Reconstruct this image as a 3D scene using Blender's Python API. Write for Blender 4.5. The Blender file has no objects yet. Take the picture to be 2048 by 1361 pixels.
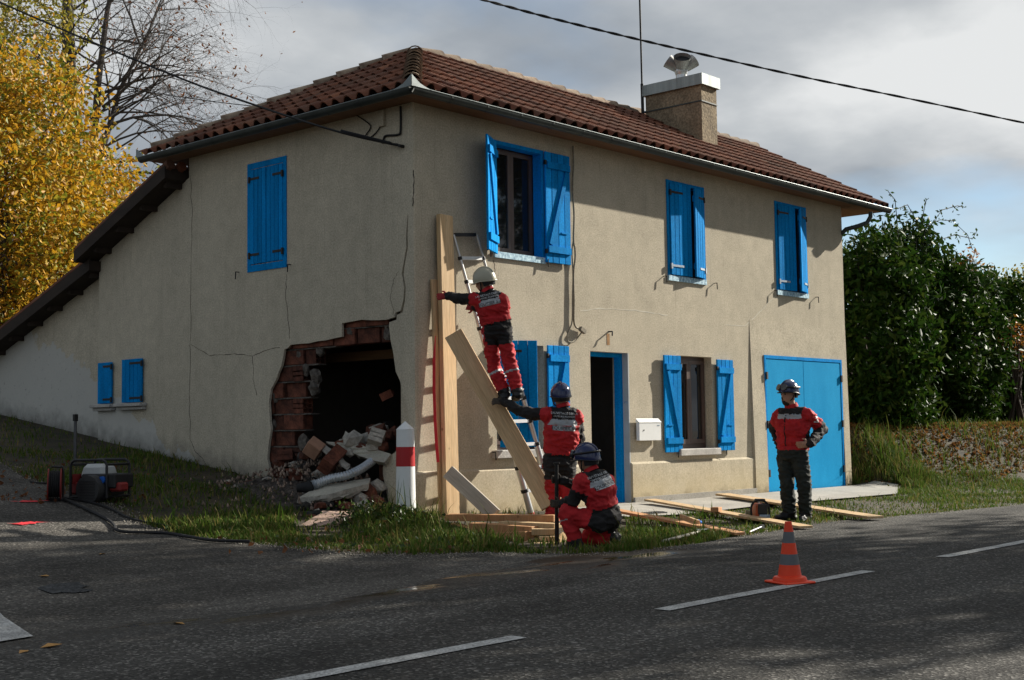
import bpy, bmesh, math, random
import numpy as np
from mathutils import Vector, Matrix, noise as mnoise
from mathutils.geometry import tessellate_polygon
R_ = math.radians
random.seed(7); rng = np.random.default_rng(7)
SC = bpy.context.scene; COL = SC.collection

# ---------------------------------------------------------------- camera
FPX = 2650.0
CAM = Vector((-11.041, -11.367, 0.990))
YAW, TILT, ROLL = R_(48.382), R_(3.952), R_(-0.784)
FW = Vector((math.sin(YAW)*math.cos(TILT), math.cos(YAW)*math.cos(TILT), math.sin(TILT)))
_rt = Vector((math.cos(YAW), -math.sin(YAW), 0)); _up = _rt.cross(FW)
CR = _rt*math.cos(ROLL) + _up*math.sin(ROLL); CU = _up*math.cos(ROLL) - _rt*math.sin(ROLL)
cd = bpy.data.cameras.new('camera'); cam = bpy.data.objects.new('camera', cd); COL.objects.link(cam)
cd.sensor_width = 36.0; cd.lens = 36.0*FPX/2048; cd.clip_end = 3000; cd.clip_start = 0.1
M4 = Matrix((CR, CU, -FW)).transposed().to_4x4(); M4.translation = CAM; cam.matrix_world = M4
SC.camera = cam
# ---------------------------------------------------------------- light
SUN = Vector((1.59, -0.42, 0.85)).normalized()
W = bpy.data.worlds.new('World'); SC.world = W; W.use_nodes = True
SC.view_settings.view_transform = 'Standard'; SC.view_settings.look = 'None'
SC.view_settings.exposure = 0.95; SC.view_settings.gamma = 1.0
SC.view_settings.use_curve_mapping = False
ld = bpy.data.lights.new('sun', 'SUN'); ld.energy = 5.0; ld.angle = R_(0.53); ld.color = (1.0, 0.94, 0.83)
lo = bpy.data.objects.new('sun', ld); COL.objects.link(lo)
lo.rotation_euler = (-SUN).to_track_quat('-Z', 'Y').to_euler(); lo.location = (20, -10, 20)
SC.cycles.use_denoising = True
try: SC.cycles.denoiser = 'OPENIMAGEDENOISE'
except Exception: pass
SC.cycles.max_bounces = 6; SC.cycles.diffuse_bounces = 3; SC.cycles.glossy_bounces = 3
SC.cycles.transparent_max_bounces = 8; SC.cycles.sample_clamp_indirect = 4

nt = W.node_tree; N = nt.nodes; Lk = nt.links; N.clear()
def nd(tree, t, **kw):
    n = tree.nodes.new(t)
    for k, v in kw.items():
        if k.startswith('i_'):
            key = k[2:]; key = int(key) if key.isdigit() else key
            n.inputs[key].default_value = v
        else: setattr(n, k, v)
    return n
def mathn(tree, op, a, b=None, c=None, clamp=False):
    n = tree.nodes.new('ShaderNodeMath'); n.operation = op; n.use_clamp = clamp
    for i, v in enumerate((a, b, c)):
        if v is None: continue
        if isinstance(v, (int, float)): n.inputs[i].default_value = v
        else: tree.links.new(v, n.inputs[i])
    return n.outputs[0]
def ramp(tree, fac, stops, interp='LINEAR'):
    n = tree.nodes.new('ShaderNodeValToRGB'); cr = n.color_ramp; cr.interpolation = interp
    while len(cr.elements) < len(stops): cr.elements.new(0.5)
    for e, (p, c) in zip(cr.elements, stops):
        e.position = p; e.color = (c, c, c, 1) if isinstance(c, (int, float)) else (*c, 1)
    tree.links.new(fac, n.inputs[0]); return n.outputs[0]
def mixc(tree, fac, a, b, mode='MIX'):
    n = tree.nodes.new('ShaderNodeMix'); n.data_type = 'RGBA'; n.blend_type = mode
    for i, v in ((0, fac), (6, a), (7, b)):
        if isinstance(v, (int, float)): n.inputs[i].default_value = v if i == 0 else (v, v, v, 1)
        elif isinstance(v, tuple): n.inputs[i].default_value = (*v, 1)
        else: tree.links.new(v, n.inputs[i])
    return n.outputs[2]
sky = nd(nt, 'ShaderNodeTexSky', sky_type='NISHITA', sun_disc=False, sun_elevation=R_(27.3), sun_rotation=R_(104.8))
sky.air_density = 1.0; sky.dust_density = 0.15; sky.ozone_density = 1.5
tc = nd(nt, 'ShaderNodeTexCoord'); sep = nd(nt, 'ShaderNodeSeparateXYZ'); Lk.new(tc.outputs['Generated'], sep.inputs[0])
den = mathn(nt, 'ADD', mathn(nt, 'MAXIMUM', sep.outputs[2], 0.0), 0.22)
px_ = mathn(nt, 'DIVIDE', sep.outputs[0], den); py_ = mathn(nt, 'DIVIDE', sep.outputs[1], den)
cmb = nd(nt, 'ShaderNodeCombineXYZ'); Lk.new(px_, cmb.inputs[0]); Lk.new(py_, cmb.inputs[1])
def wnoise(scale, detail, off, rough=0.55):
    mp = nd(nt, 'ShaderNodeMapping'); mp.inputs['Location'].default_value = off; Lk.new(cmb.outputs[0], mp.inputs[0])
    n = nd(nt, 'ShaderNodeTexNoise', i_Scale=scale, i_Detail=detail, i_Roughness=rough); Lk.new(mp.outputs[0], n.inputs['Vector']); return n.outputs[0]
cov = wnoise(0.62, 6, (17.6, 16.9, 0), 0.5); bri = wnoise(1.0, 8, (10.8, 13.6, 0), 0.52)
covm = ramp(nt, cov, [(0.36, 0), (0.47, 1)])
dp = nd(nt, 'ShaderNodeVectorMath', operation='DOT_PRODUCT'); Lk.new(tc.outputs['Generated'], dp.inputs[0]); dp.inputs[1].default_value = SUN
sunside = ramp(nt, mathn(nt, 'MULTIPLY_ADD', dp.outputs['Value'], 0.5, 0.5), [(0.5, 0.0), (0.95, 1.0)])
bb = mathn(nt, 'ADD', mathn(nt, 'MULTIPLY_ADD', bri, 2.2, -0.66), mathn(nt, 'MULTIPLY', sunside, 0.30))
cloud = ramp(nt, bb, [(0.22, (0.125, 0.145, 0.170)), (0.45, (0.185, 0.204, 0.226)), (0.66, (0.28, 0.294, 0.306)), (0.85, (0.41, 0.418, 0.42))])
bg1 = nd(nt, 'ShaderNodeBackground', i_Strength=0.055); Lk.new(sky.outputs[0], bg1.inputs[0])
bg2 = nd(nt, 'ShaderNodeBackground', i_Strength=1.0); Lk.new(cloud, bg2.inputs[0])
mxs = nd(nt, 'ShaderNodeMixShader'); Lk.new(covm, mxs.inputs[0]); Lk.new(bg1.outputs[0], mxs.inputs[1]); Lk.new(bg2.outputs[0], mxs.inputs[2])
wo = nd(nt, 'ShaderNodeOutputWorld'); Lk.new(mxs.outputs[0], wo.inputs[0])

# ---------------------------------------------------------------- helpers
def ray(px, py): return FW + CR*((px-1024)/FPX) - CU*((py-680.5)/FPX)
def at(px, py, D): return CAM + ray(px, py)*D                 # the point at depth D along the line of sight
def onplane(px, py, ax, v):
    d = ray(px, py); return CAM + d*((v-CAM[ax])/d[ax])
def Fr(px, py, y=0.0): return onplane(px, py, 1, y)
def Le(px, py, x=0.0): return onplane(px, py, 0, x)
def lerp(a, b, t): return a+(b-a)*t
def sstep(a, b, x):
    t = min(1, max(0, (x-a)/(b-a))); return t*t*(3-2*t)
def T(x, y):                                                    # terrain height
    zf = lerp(0.0, -0.08, sstep(0, 4, x))
    if y <= -3.2: z = -0.2
    elif y < 0: z = lerp(zf, -0.2, (-y/3.2)**1.25)
    else:
        up = 1-sstep(0.5, 6, x)
        z = zf + (0.136*min(y, 40) + 0.02*max(0, min(y-40, 200)))*lerp(0.25, 1, up)
    # bank to the right of the house
    yy = y + 0.16*(x-10.5)
    b = sstep(10.85, 12.0, x)*sstep(-0.9, 1.0, yy)*(1-sstep(24, 40, x))
    z += b*1.05
    # trodden hollow in front of the broken corner
    z -= 0.125*math.exp(-((x-0.25)/1.15)**2-((y+1.65)/0.85)**2)
    return z
def G(px, py, lo_=6, hi_=60):                                   # where a line of sight meets the ground
    d = ray(px, py); s = lo_; prev = s
    while s < hi_:
        p = CAM+d*s
        if p.z < T(p.x, p.y): break
        prev = s; s += 0.05
    a, b = prev, s
    for _ in range(25):
        m = (a+b)/2; p = CAM+d*m
        if p.z < T(p.x, p.y): b = m
        else: a = m
    return CAM+d*b

def wpos(o):
    v = Vector((0, 0, 0))
    while o is not None: v += o.location; o = o.parent
    return v
def link(name, data, parent=None, loc=None):
    o = bpy.data.objects.new(name, data); COL.objects.link(o)
    if parent is not None: o.parent = parent
    if loc is not None: o.location = Vector(loc) - (wpos(parent) if parent is not None else Vector((0, 0, 0)))
    return o
def tag(o, label=None, cat=None, group=None, kind=None):
    if label: o['label'] = label
    if cat: o['category'] = cat
    if group: o['group'] = group
    if kind: o['kind'] = kind
    return o
def thing(name, label, cat, loc=(0, 0, 0), group=None):
    o = link(name, None, None, loc); o.empty_display_size = 0.1
    return tag(o, label, cat, group)
class MB:
    def __init__(s): s.v = []; s.f = []; s.m = []
    def add(s, vs, fs, mi=0):
        b = len(s.v); s.v += [Vector(v) for v in vs]; s.f += [tuple(i+b for i in f) for f in fs]; s.m += [mi]*len(fs); return s
    def box(s, c, size, mi=0, X=(1, 0, 0), Y=(0, 1, 0), Z=(0, 0, 1), taper=1.0):
        c = Vector(c); X, Y, Z = Vector(X), Vector(Y), Vector(Z); a, b, h = size[0]/2, size[1]/2, size[2]/2
        vs = []
        for k in (-1, 1):
            t = 1 if k < 0 else taper
            for i, j in ((-1, -1), (1, -1), (1, 1), (-1, 1)): vs.append(c + X*(a*i*t) + Y*(b*j*t) + Z*(h*k))
        return s.add(vs, [(3, 2, 1, 0), (4, 5, 6, 7), (0, 1, 5, 4), (1, 2, 6, 5), (2, 3, 7, 6), (3, 0, 4, 7)], mi)
    def bx(s, lo, hi, mi=0):
        lo, hi = Vector(lo), Vector(hi); return s.box((lo+hi)/2, hi-lo, mi)
    def bar(s, p, q, w, h, up=(0, 0, 1), mi=0):                  # square bar p->q
        p, q = Vector(p), Vector(q); d = (q-p); L = d.length; d.normalize(); u = Vector(up); x = d.cross(u)
        if x.length < 1e-4: x = d.cross(Vector((1, 0, 0)))
        x.normalize(); u = x.cross(d)
        return s.box((p+q)/2, (w, h, L), mi, x, u, d)
    def tube(s, pts, r, n=8, mi=0, cap=True, rr=None):
        pts = [Vector(p) for p in pts]; b = []; k = len(pts); ref = None
        for i, p in enumerate(pts):
            d = (pts[min(i+1, k-1)]-pts[max(i-1, 0)]).normalized()
            if ref is None or abs(d.dot(ref)) > 0.98:
                ref = Vector((0, 0, 1)) if abs(d.z) < 0.9 else Vector((1, 0, 0))
            x = d.cross(ref).normalized(); y = x.cross(d); ref = y
            ri = rr[i] if rr else r
            b += [p + x*(ri*math.cos(a*2*math.pi/n)) + y*(ri*math.sin(a*2*math.pi/n)) for a in range(n)]
        fs = [(i*n+a, i*n+(a+1) % n, (i+1)*n+(a+1) % n, (i+1)*n+a) for i in range(k-1) for a in range(n)]
        if cap: fs += [tuple(range(n))[::-1], tuple((k-1)*n+a for a in range(n))]
        return s.add(b, fs, mi)
    def lathe(s, c, prof, n=24, mi=0, axis=(0, 0, 1), mis=None):
        c = Vector(c); Z = Vector(axis).normalized(); X = Z.orthogonal().normalized(); Y = Z.cross(X)
        vs = [c + Z*h + X*(r*math.cos(a*2*math.pi/n)) + Y*(r*math.sin(a*2*math.pi/n)) for r, h in prof for a in range(n)]
        for i in range(len(prof)-1):
            fs = [(i*n+a, i*n+(a+1) % n, (i+1)*n+(a+1) % n, (i+1)*n+a) for a in range(n)]
            if i == 0: b = len(s.v); s.v += vs
            s.f += [tuple(x+b for x in f) for f in fs]; s.m += [mis[i] if mis else mi]*n
        s.f += [tuple(b+a for a in range(n))[::-1], tuple(b+(len(prof)-1)*n+a for a in range(n))]; s.m += [mis[0] if mis else mi, mis[-1] if mis else mi]
        return s
    def extr(s, poly, d, mi=0, side=None):                       # polygon (list of 3D points) extruded along d
        poly = [Vector(p) for p in poly]; d = Vector(d); n = len(poly)
        tris = tessellate_polygon([poly])
        s.add(poly+[p+d for p in poly], [tuple(t) for t in tris]+[tuple(i+n for i in t[::-1]) for t in tris], mi)
        b = len(s.v)-2*n
        for i in range(n):
            j = (i+1) % n; s.f.append((b+i, b+j, b+n+j, b+n+i)); s.m.append(mi if side is None else side)
        return s
    def holes(s, loops, d, mi=0, side=None):                     # outline + hole loops, extruded along d
        loops = [[Vector(p) for p in l] for l in loops]; d = Vector(d); allp = [p for l in loops for p in l]; n = len(allp)
        tris = tessellate_polygon(loops); b = len(s.v)
        s.add(allp+[p+d for p in allp], [tuple(t) for t in tris]+[tuple(i+n for i in t[::-1]) for t in tris], mi)
        k = 0
        for li, l in enumerate(loops):
            for i in range(len(l)):
                j = (i+1) % len(l); s.f.append((b+k+i, b+k+j, b+n+k+j, b+n+k+i)); s.m.append(mi if side is None else side)
            k += len(l)
        return s
    def build(s, name, mats, parent=None, smooth=False, origin=None, bevel=0.0):
        if not isinstance(mats, (list, tuple)): mats = [mats]
        P = wpos(parent) if parent is not None else Vector((0, 0, 0))
        if origin is None: origin = P
        me = bpy.data.meshes.new(name)
        o_ = Vector(origin); me.from_pydata([tuple(v-o_) for v in s.v], [], s.f)
        for m in mats: me.materials.append(m)
        me.polygons.foreach_set('material_index', s.m)
        me.validate(); me.update()
        bm = bmesh.new(); bm.from_mesh(me); bmesh.ops.recalc_face_normals(bm, faces=bm.faces)
        if bevel: bmesh.ops.bevel(bm, geom=bm.edges[:], offset=bevel, segments=1, affect='EDGES')
        bm.to_mesh(me); bm.free()
        if smooth: me.polygons.foreach_set('use_smooth', [True]*len(me.polygons)); me.set_sharp_from_angle(angle=R_(38))
        return link(name, me, parent, o_)
def inst(name, me, M, parent=None):
    o = bpy.data.objects.new(name, me); COL.objects.link(o)
    if parent is not None: o.parent = parent; M = Matrix.Translation(-wpos(parent)) @ M
    o.matrix_local = M; return o
def frame(o, x, y, z):
    m = Matrix((Vector(x), Vector(y), Vector(z))).transposed().to_4x4(); m.translation = Vector(o); return m
def soup(name, verts, nper, faces_per, mats, parent=None, kind=None, mi=None, origin=(0, 0, 0), smooth=False):
    """many alike little pieces given as one big vertex array; faces_per lists the faces of a piece"""
    verts = np.asarray(verts, np.float32).reshape(-1, 3) - np.asarray(origin, np.float32); k = len(verts)//nper
    me = bpy.data.meshes.new(name); me.vertices.add(len(verts)); me.vertices.foreach_set('co', verts.ravel())
    fl = [len(f) for f in faces_per]; nl = sum(fl)
    base = (np.arange(k)*nper)[:, None]; loops = (base + np.array([i for f in faces_per for i in f])[None, :]).ravel()
    me.loops.add(k*nl); me.loops.foreach_set('vertex_index', loops.astype(np.int32))
    starts = ((np.arange(k)*nl)[:, None] + np.cumsum([0]+fl[:-1])[None, :]).ravel()
    me.polygons.add(k*len(fl)); me.polygons.foreach_set('loop_start', starts.astype(np.int32))
    if not isinstance(mats, (list, tuple)): mats = [mats]
    for m in mats: me.materials.append(m)
    if mi is not None: me.polygons.foreach_set('material_index', np.repeat(mi, len(fl)).astype(np.int32))
    if smooth: me.polygons.foreach_set('use_smooth', [True]*len(me.polygons))
    me.update(calc_edges=True); me.validate()
    o = link(name, me, parent, origin)
    if kind: o['kind'] = kind
    return o

# ---------------------------------------------------------------- materials
def srgb(r, g, b):
    f = lambda c: (c/255/12.92 if c/255 <= 0.04045 else ((c/255+0.055)/1.055)**2.4)
    return (f(r), f(g), f(b))
def newmat(name):
    m = bpy.data.materials.new(name); m.use_nodes = True; return m, m.node_tree, m.node_tree.nodes['Principled BSDF']
def tnoise(t, scale, detail=4, rough=0.55, vec=None, stretch=None, off=None):
    tcn = t.nodes.new('ShaderNodeTexCoord') if vec is None else None
    v = tcn.outputs['Object'] if vec is None else vec
    if stretch or off:
        mp = t.nodes.new('ShaderNodeMapping'); t.links.new(v, mp.inputs[0]); v = mp.outputs[0]
        if stretch: mp.inputs['Scale'].default_value = stretch
        if off: mp.inputs['Location'].default_value = off
    n = nd(t, 'ShaderNodeTexNoise', i_Scale=scale, i_Detail=detail, i_Roughness=rough); t.links.new(v, n.inputs['Vector']); return n.outputs[0]
def bumpn(t, b, h, strength=0.3, dist=0.01):
    n = nd(t, 'ShaderNodeBump', i_Strength=strength, i_Distance=dist); t.links.new(h, n.inputs['Height']); t.links.new(n.outputs[0], b.inputs['Normal'])
def mat(name, c, rough=0.75, var=0.12, scale=6.0, bump=0.0, bscale=80.0, metal=0.0, spec=0.4, rnd=0.0, island=False, stretch=None, c2=None, fine=0.0):
    m, t, b = newmat(name)
    fac = tnoise(t, scale, 5, 0.6, stretch=stretch)
    fac = ramp(t, fac, [(0.3, 0), (0.7, 1)])
    lo = tuple(x*(1-var) for x in c); hi = tuple(min(0.95, x*(1+var)) for x in (c2 or c))
    col = mixc(t, fac, lo, hi)
    if fine:
        fn = ramp(t, tnoise(t, bscale, 3), [(0.35, 1-fine), (0.65, 1+fine)])
        col = mixc(t, 1.0, col, fn, 'MULTIPLY')
    if rnd or island:
        if island:
            g = t.nodes.new('ShaderNodeNewGeometry'); rv = g.outputs['Random Per Island']
        else:
            g = t.nodes.new('ShaderNodeObjectInfo'); rv = g.outputs['Random']
        k = rnd or 0.25
        col = mixc(t, 1.0, col, ramp(t, rv, [(0, 1-k), (1, 1+k)]), 'MULTIPLY')
    t.links.new(col, b.inputs['Base Color'])
    b.inputs['Roughness'].default_value = rough; b.inputs['Metallic'].default_value = metal; b.inputs['Specular IOR Level'].default_value = spec
    if bump: bumpn(t, b, tnoise(t, bscale, 3), bump, 0.01)
    return m
def leafmat(name, cols, rough=0.5, spec=0.4, trans=0.35):
    m, t, b = newmat(name)
    g = t.nodes.new('ShaderNodeNewGeometry')
    k = len(cols)
    col = ramp(t, g.outputs['Random Per Island'], [(i/(k-1), c) for i, c in enumerate(cols)])
    t.links.new(col, b.inputs['Base Color']); b.inputs['Roughness'].default_value = rough; b.inputs['Specular IOR Level'].default_value = spec
    tr = t.nodes.new('ShaderNodeBsdfTranslucent'); t.links.new(col, tr.inputs[0])
    mx = t.nodes.new('ShaderNodeMixShader'); mx.inputs[0].default_value = trans
    t.links.new(b.outputs[0], mx.inputs[1]); t.links.new(tr.outputs[0], mx.inputs[2]); t.links.new(mx.outputs[0], t.nodes['Material Output'].inputs[0])
    return m
def wallmat(name, base, left=False, back=False):
    m, t, b = newmat(name)
    gp = t.nodes.new('ShaderNodeNewGeometry'); pos = gp.outputs['Position']; sp = nd(t, 'ShaderNodeSeparateXYZ'); t.links.new(pos, sp.inputs[0])
    x, y, z = sp.outputs
    big = tnoise(t, 0.55, 5, 0.6, pos); col = mixc(t, ramp(t, big, [(0.3, 0), (0.7, 1)]), tuple(c*0.9 for c in base), tuple(c*1.07 for c in base))
    streak = tnoise(t, 2.2, 5, 0.65, pos, stretch=(2.0, 2.0, 0.16)); col = mixc(t, mathn(t, 'MULTIPLY', ramp(t, streak, [(0.5, 0), (0.72, 1)]), 0.20 if not left else 0.28), col, tuple(c*0.62 for c in base))
    grain = tnoise(t, 48, 3, 0.75, pos); col = mixc(t, 1.0, col, ramp(t, grain, [(0.28, 0.68), (0.72, 1.30)]), 'MULTIPLY')
    blot = tnoise(t, 5.5, 5, 0.65, pos, off=(2, 7, 3)); col = mixc(t, 1.0, col, ramp(t, blot, [(0.3, 0.90), (0.7, 1.09)]), 'MULTIPLY')
    runs = tnoise(t, 5.0, 4, 0.6, pos, stretch=(3.0, 3.0, 0.10), off=(1, 4, 0)); col = mixc(t, mathn(t, 'MULTIPLY', ramp(t, runs, [(0.60, 0), (0.74, 1)]), 0.30), col, tuple(c*0.45 for c in base))
    if not left:
        # warm yellowed base, pale repaired patches
        lowm = mathn(t, 'MULTIPLY', ramp(t, mathn(t, 'ADD', z, mathn(t, 'MULTIPLY', big, 0.8)), [(0.3, 1), (1.25, 0)]), 0.6)
        col = mixc(t, lowm, col, (base[0]*1.1, base[1]*0.98, base[2]*0.68))
        zn = mathn(t, 'ADD', z, mathn(t, 'MULTIPLY', tnoise(t, 9, 4, 0.6, pos), 0.14))
        foot = mathn(t, 'MULTIPLY', ramp(t, zn, [(0.02, 1), (0.2, 0)]), ramp(t, tnoise(t, 4, 4, 0.6, pos), [(0.4, 0), (0.62, 0.75)]))
        col = mixc(t, foot, col, (0.12, 0.095, 0.06))
        pt = tnoise(t, 0.8, 6, 0.55, pos, off=(4, 2, 9)); col = mixc(t, mathn(t, 'MULTIPLY', ramp(t, pt, [(0.56, 0), (0.6, 1)]), 0.2), col, tuple(c*1.12 for c in base))
    else:
        # bare pale cement low down towards the yard, where the colour coat has gone
        yn = mathn(t, 'MULTIPLY', mathn(t, 'SUBTRACT', y, 2.9), 0.44)
        edge = mathn(t, 'ADD', mathn(t, 'SUBTRACT', yn, z), mathn(t, 'MULTIPLY', mathn(t, 'SUBTRACT', tnoise(t, 1.6, 6, 0.6, pos, off=(0, 1.5, 0)), 0.5), 1.7))
        pm = ramp(t, edge, [(-0.30, 0), (-0.24, 1)]); col = mixc(t, mathn(t, 'MULTIPLY', pm, 0.8), col, (0.52, 0.52, 0.49))
        spots = ramp(t, tnoise(t, 14, 3, 0.7, pos), [(0.62, 0), (0.72, 1)]); col = mixc(t, mathn(t, 'MULTIPLY', mathn(t, 'MULTIPLY', spots, pm), 0.5), col, (0.15, 0.14, 0.12))
        gz = mathn(t, 'SUBTRACT', z, mathn(t, 'MULTIPLY', y, 0.136))
        foot = mathn(t, 'MULTIPLY', ramp(t, mathn(t, 'ADD', gz, mathn(t, 'MULTIPLY', tnoise(t, 5, 4, 0.6, pos), 0.5)), [(0.15, 1), (0.55, 0)]), 0.8)
        col = mixc(t, foot, col, (0.10, 0.095, 0.085))
    t.links.new(col, b.inputs['Base Color']); b.inputs['Roughness'].default_value = 0.92; b.inputs['Specular IOR Level'].default_value = 0.15
    h = mathn(t, 'ADD', mathn(t, 'MULTIPLY', tnoise(t, 95, 2, 0.6, pos), 0.55), mathn(t, 'MULTIPLY', tnoise(t, 26, 4, 0.6, pos), 0.45))
    bumpn(t, b, h, 0.42, 0.008)
    return m
WALLC = (0.48, 0.425, 0.325)
mWF = wallmat('render_front', WALLC); mWL = wallmat('render_side', (0.52, 0.465, 0.36), left=True); mWB = wallmat('render_back', (0.42, 0.40, 0.35), left=True)
mDARK = mat('shade_toned_plaster', (0.10, 0.085, 0.07), 0.9)  # room shade put into the colour, so the inside reads dark
mBLUE = mat('blue_paint', (0.003, 0.225, 0.58), 0.62, 0.2, 4.0, 0.22, 40, fine=0.12, stretch=(1, 1, 0.25), rnd=0.16, spec=0.02)
mDOOR = mat('door_blue_paint', (0.008, 0.285, 0.60), 0.6, 0.09, 1.6, 0.05, 50, spec=0.02, fine=0.06, stretch=(1, 1, 0.4), c2=(0.020, 0.31, 0.60))
mSILLB = mat('flaking_blue_paint', (0.10, 0.36, 0.62), 0.6, 0.5, 25, c2=(0.42, 0.58, 0.75))
mIRON = mat('black_iron', (0.012, 0.011, 0.010), 0.6, 0.3, 20)
mGALV = mat('galvanised_strap', (0.30, 0.36, 0.42), 0.5, 0.3, 20, metal=0.3)
mBROWN = mat('brown_window_frame', (0.085, 0.05, 0.04), 0.4, 0.15, 6, spec=0.5)
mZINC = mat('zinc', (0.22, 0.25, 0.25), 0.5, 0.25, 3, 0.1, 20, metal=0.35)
mZINCD = mat('weathered_gutter', (0.045, 0.055, 0.052), 0.45, 0.3, 2.5, 0.1, 20, metal=0.3)
mSOFF = mat('soffit_wood', (0.17, 0.085, 0.04), 0.7, 0.25, 3, stretch=(0.3, 6, 6))
mDKWOOD = mat('dark_old_timber', (0.030, 0.020, 0.014), 0.85, 0.35, 6, 0.3, 60, stretch=(1, .3, 1))
def tilemat(name, island):
    m, t, b = newmat(name)
    if island: g = t.nodes.new('ShaderNodeNewGeometry'); rv = g.outputs['Random Per Island']
    else: g = t.nodes.new('ShaderNodeObjectInfo'); rv = g.outputs['Random']
    gp = t.nodes.new('ShaderNodeNewGeometry'); pos = gp.outputs['Position']
    col = ramp(t, rv, [(0, (0.085, 0.030, 0.017)), (0.35, (0.135, 0.048, 0.026)), (0.7, (0.18, 0.065, 0.034)), (0.9, (0.11, 0.052, 0.034)), (1, (0.24, 0.095, 0.05))])
    n1 = tnoise(t, 1.3, 6, 0.65, pos); col = mixc(t, mathn(t, 'MULTIPLY', ramp(t, n1, [(0.45, 0), (0.65, 1)]), 0.5), col, (0.055, 0.036, 0.025))
    n2 = tnoise(t, 11, 5, 0.7, pos); col = mixc(t, ramp(t, n2, [(0.62, 0), (0.74, 0.6)]), col, (0.17, 0.145, 0.10))
    n3 = tnoise(t, 3.3, 4, 0.6, pos, off=(9, 3, 1)); col = mixc(t, ramp(t, n3, [(0.66, 0), (0.78, 0.6)]), col, (0.16, 0.095, 0.022))
    t.links.new(col, b.inputs['Base Color']); b.inputs['Roughness'].default_value = 0.88; b.inputs['Specular IOR Level'].default_value = 0.2
    bumpn(t, b, tnoise(t, 60, 4, 0.6, pos), 0.35, 0.01); return m
mTILE = tilemat('roof_tile', False); mTILES = tilemat('roof_tile_field', True)
mRIDGE = mat('ridge_tile', (0.15, 0.085, 0.055), 0.9, 0.35, 7, 0.3, 40, rnd=0.3, c2=(0.26, 0.20, 0.14))
mBRICK = mat('terracotta_brick', (0.105, 0.034, 0.019), 0.9, 0.8, 6, 0.5, 40, rnd=0.35, fine=0.2)
mMORTAR = mat('mortar_rubble', (0.36, 0.33, 0.28), 0.95, 0.25, 9, 0.6, 30, fine=0.15)
mPLASTER = mat('broken_render_slab', (0.40, 0.375, 0.31), 0.95, 0.15, 5, 0.4, 60, fine=0.12)
mPLASTERP = mat('pinkish_mortar', (0.38, 0.26, 0.20), 0.95, 0.25, 6, 0.5, 40, fine=0.15)
def woodmat(name, c, c2, ax, knots=True):
    m, t, b = newmat(name)
    st = {'x': (0.35, 6, 6), 'y': (6, 0.35, 6), 'z': (6, 6, 0.35)}[ax]
    oi = t.nodes.new('ShaderNodeObjectInfo'); tcn = t.nodes.new('ShaderNodeTexCoord')
    vm = nd(t, 'ShaderNodeVectorMath', operation='ADD'); t.links.new(tcn.outputs['Object'], vm.inputs[0]); t.links.new(oi.outputs['Random'], vm.inputs[1])
    g1 = tnoise(t, 2.5, 6, 0.65, vm.outputs[0], stretch=st); col = mixc(t, ramp(t, g1, [(0.3, 0), (0.7, 1)]), c, c2)
    g2 = tnoise(t, 14, 4, 0.6, vm.outputs[0], stretch=st); col = mixc(t, 1.0, col, ramp(t, g2, [(0.3, 0.76), (0.7, 1.15)]), 'MULTIPLY')
    if knots:
        vo = nd(t, 'ShaderNodeTexVoronoi', i_Scale=3.4); t.links.new(vm.outputs[0], vo.inputs['Vector'])
        col = mixc(t, ramp(t, vo.outputs['Distance'], [(0.06, 0.9), (0.11, 0)]), col, (0.10, 0.045, 0.015))
    col = mixc(t, 1.0, col, ramp(t, oi.outputs['Random'], [(0, 0.85), (1, 1.12)]), 'MULTIPLY')
    t.links.new(col, b.inputs['Base Color']); b.inputs['Roughness'].default_value = 0.7; b.inputs['Specular IOR Level'].default_value = 0.25
    bumpn(t, b, g2, 0.12, 0.005); return m
mPINEz = woodmat('new_pine_upright', (0.50, 0.33, 0.17), (0.66, 0.48, 0.28), 'z')
mPINEx = woodmat('new_pine', (0.50, 0.33, 0.17), (0.66, 0.48, 0.28), 'y')
mPINEo = woodmat('orange_pine', (0.42, 0.20, 0.09), (0.56, 0.31, 0.15), 'y')
mGREYW = woodmat('grey_weathered_timber', (0.30, 0.265, 0.22), (0.42, 0.38, 0.31), 'z', False)
mWHITE = mat('white_paint', (0.74, 0.75, 0.74), 0.4, 0.05, 3)
mRED = mat('red_band_paint', (0.42, 0.012, 0.016), 0.4, 0.1, 4)
mALU = mat('aluminium', (0.62, 0.62, 0.62), 0.32, 0.08, 8, metal=0.75)
mBLACK = mat('black_plastic', (0.014, 0.014, 0.015), 0.5, 0.2, 10)
mRUBBER = mat('black_rubber', (0.012, 0.012, 0.013), 0.75, 0.25, 10)
mSTEEL = mat('dull_steel', (0.10, 0.10, 0.105), 0.45, 0.25, 12, metal=0.6)
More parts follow.
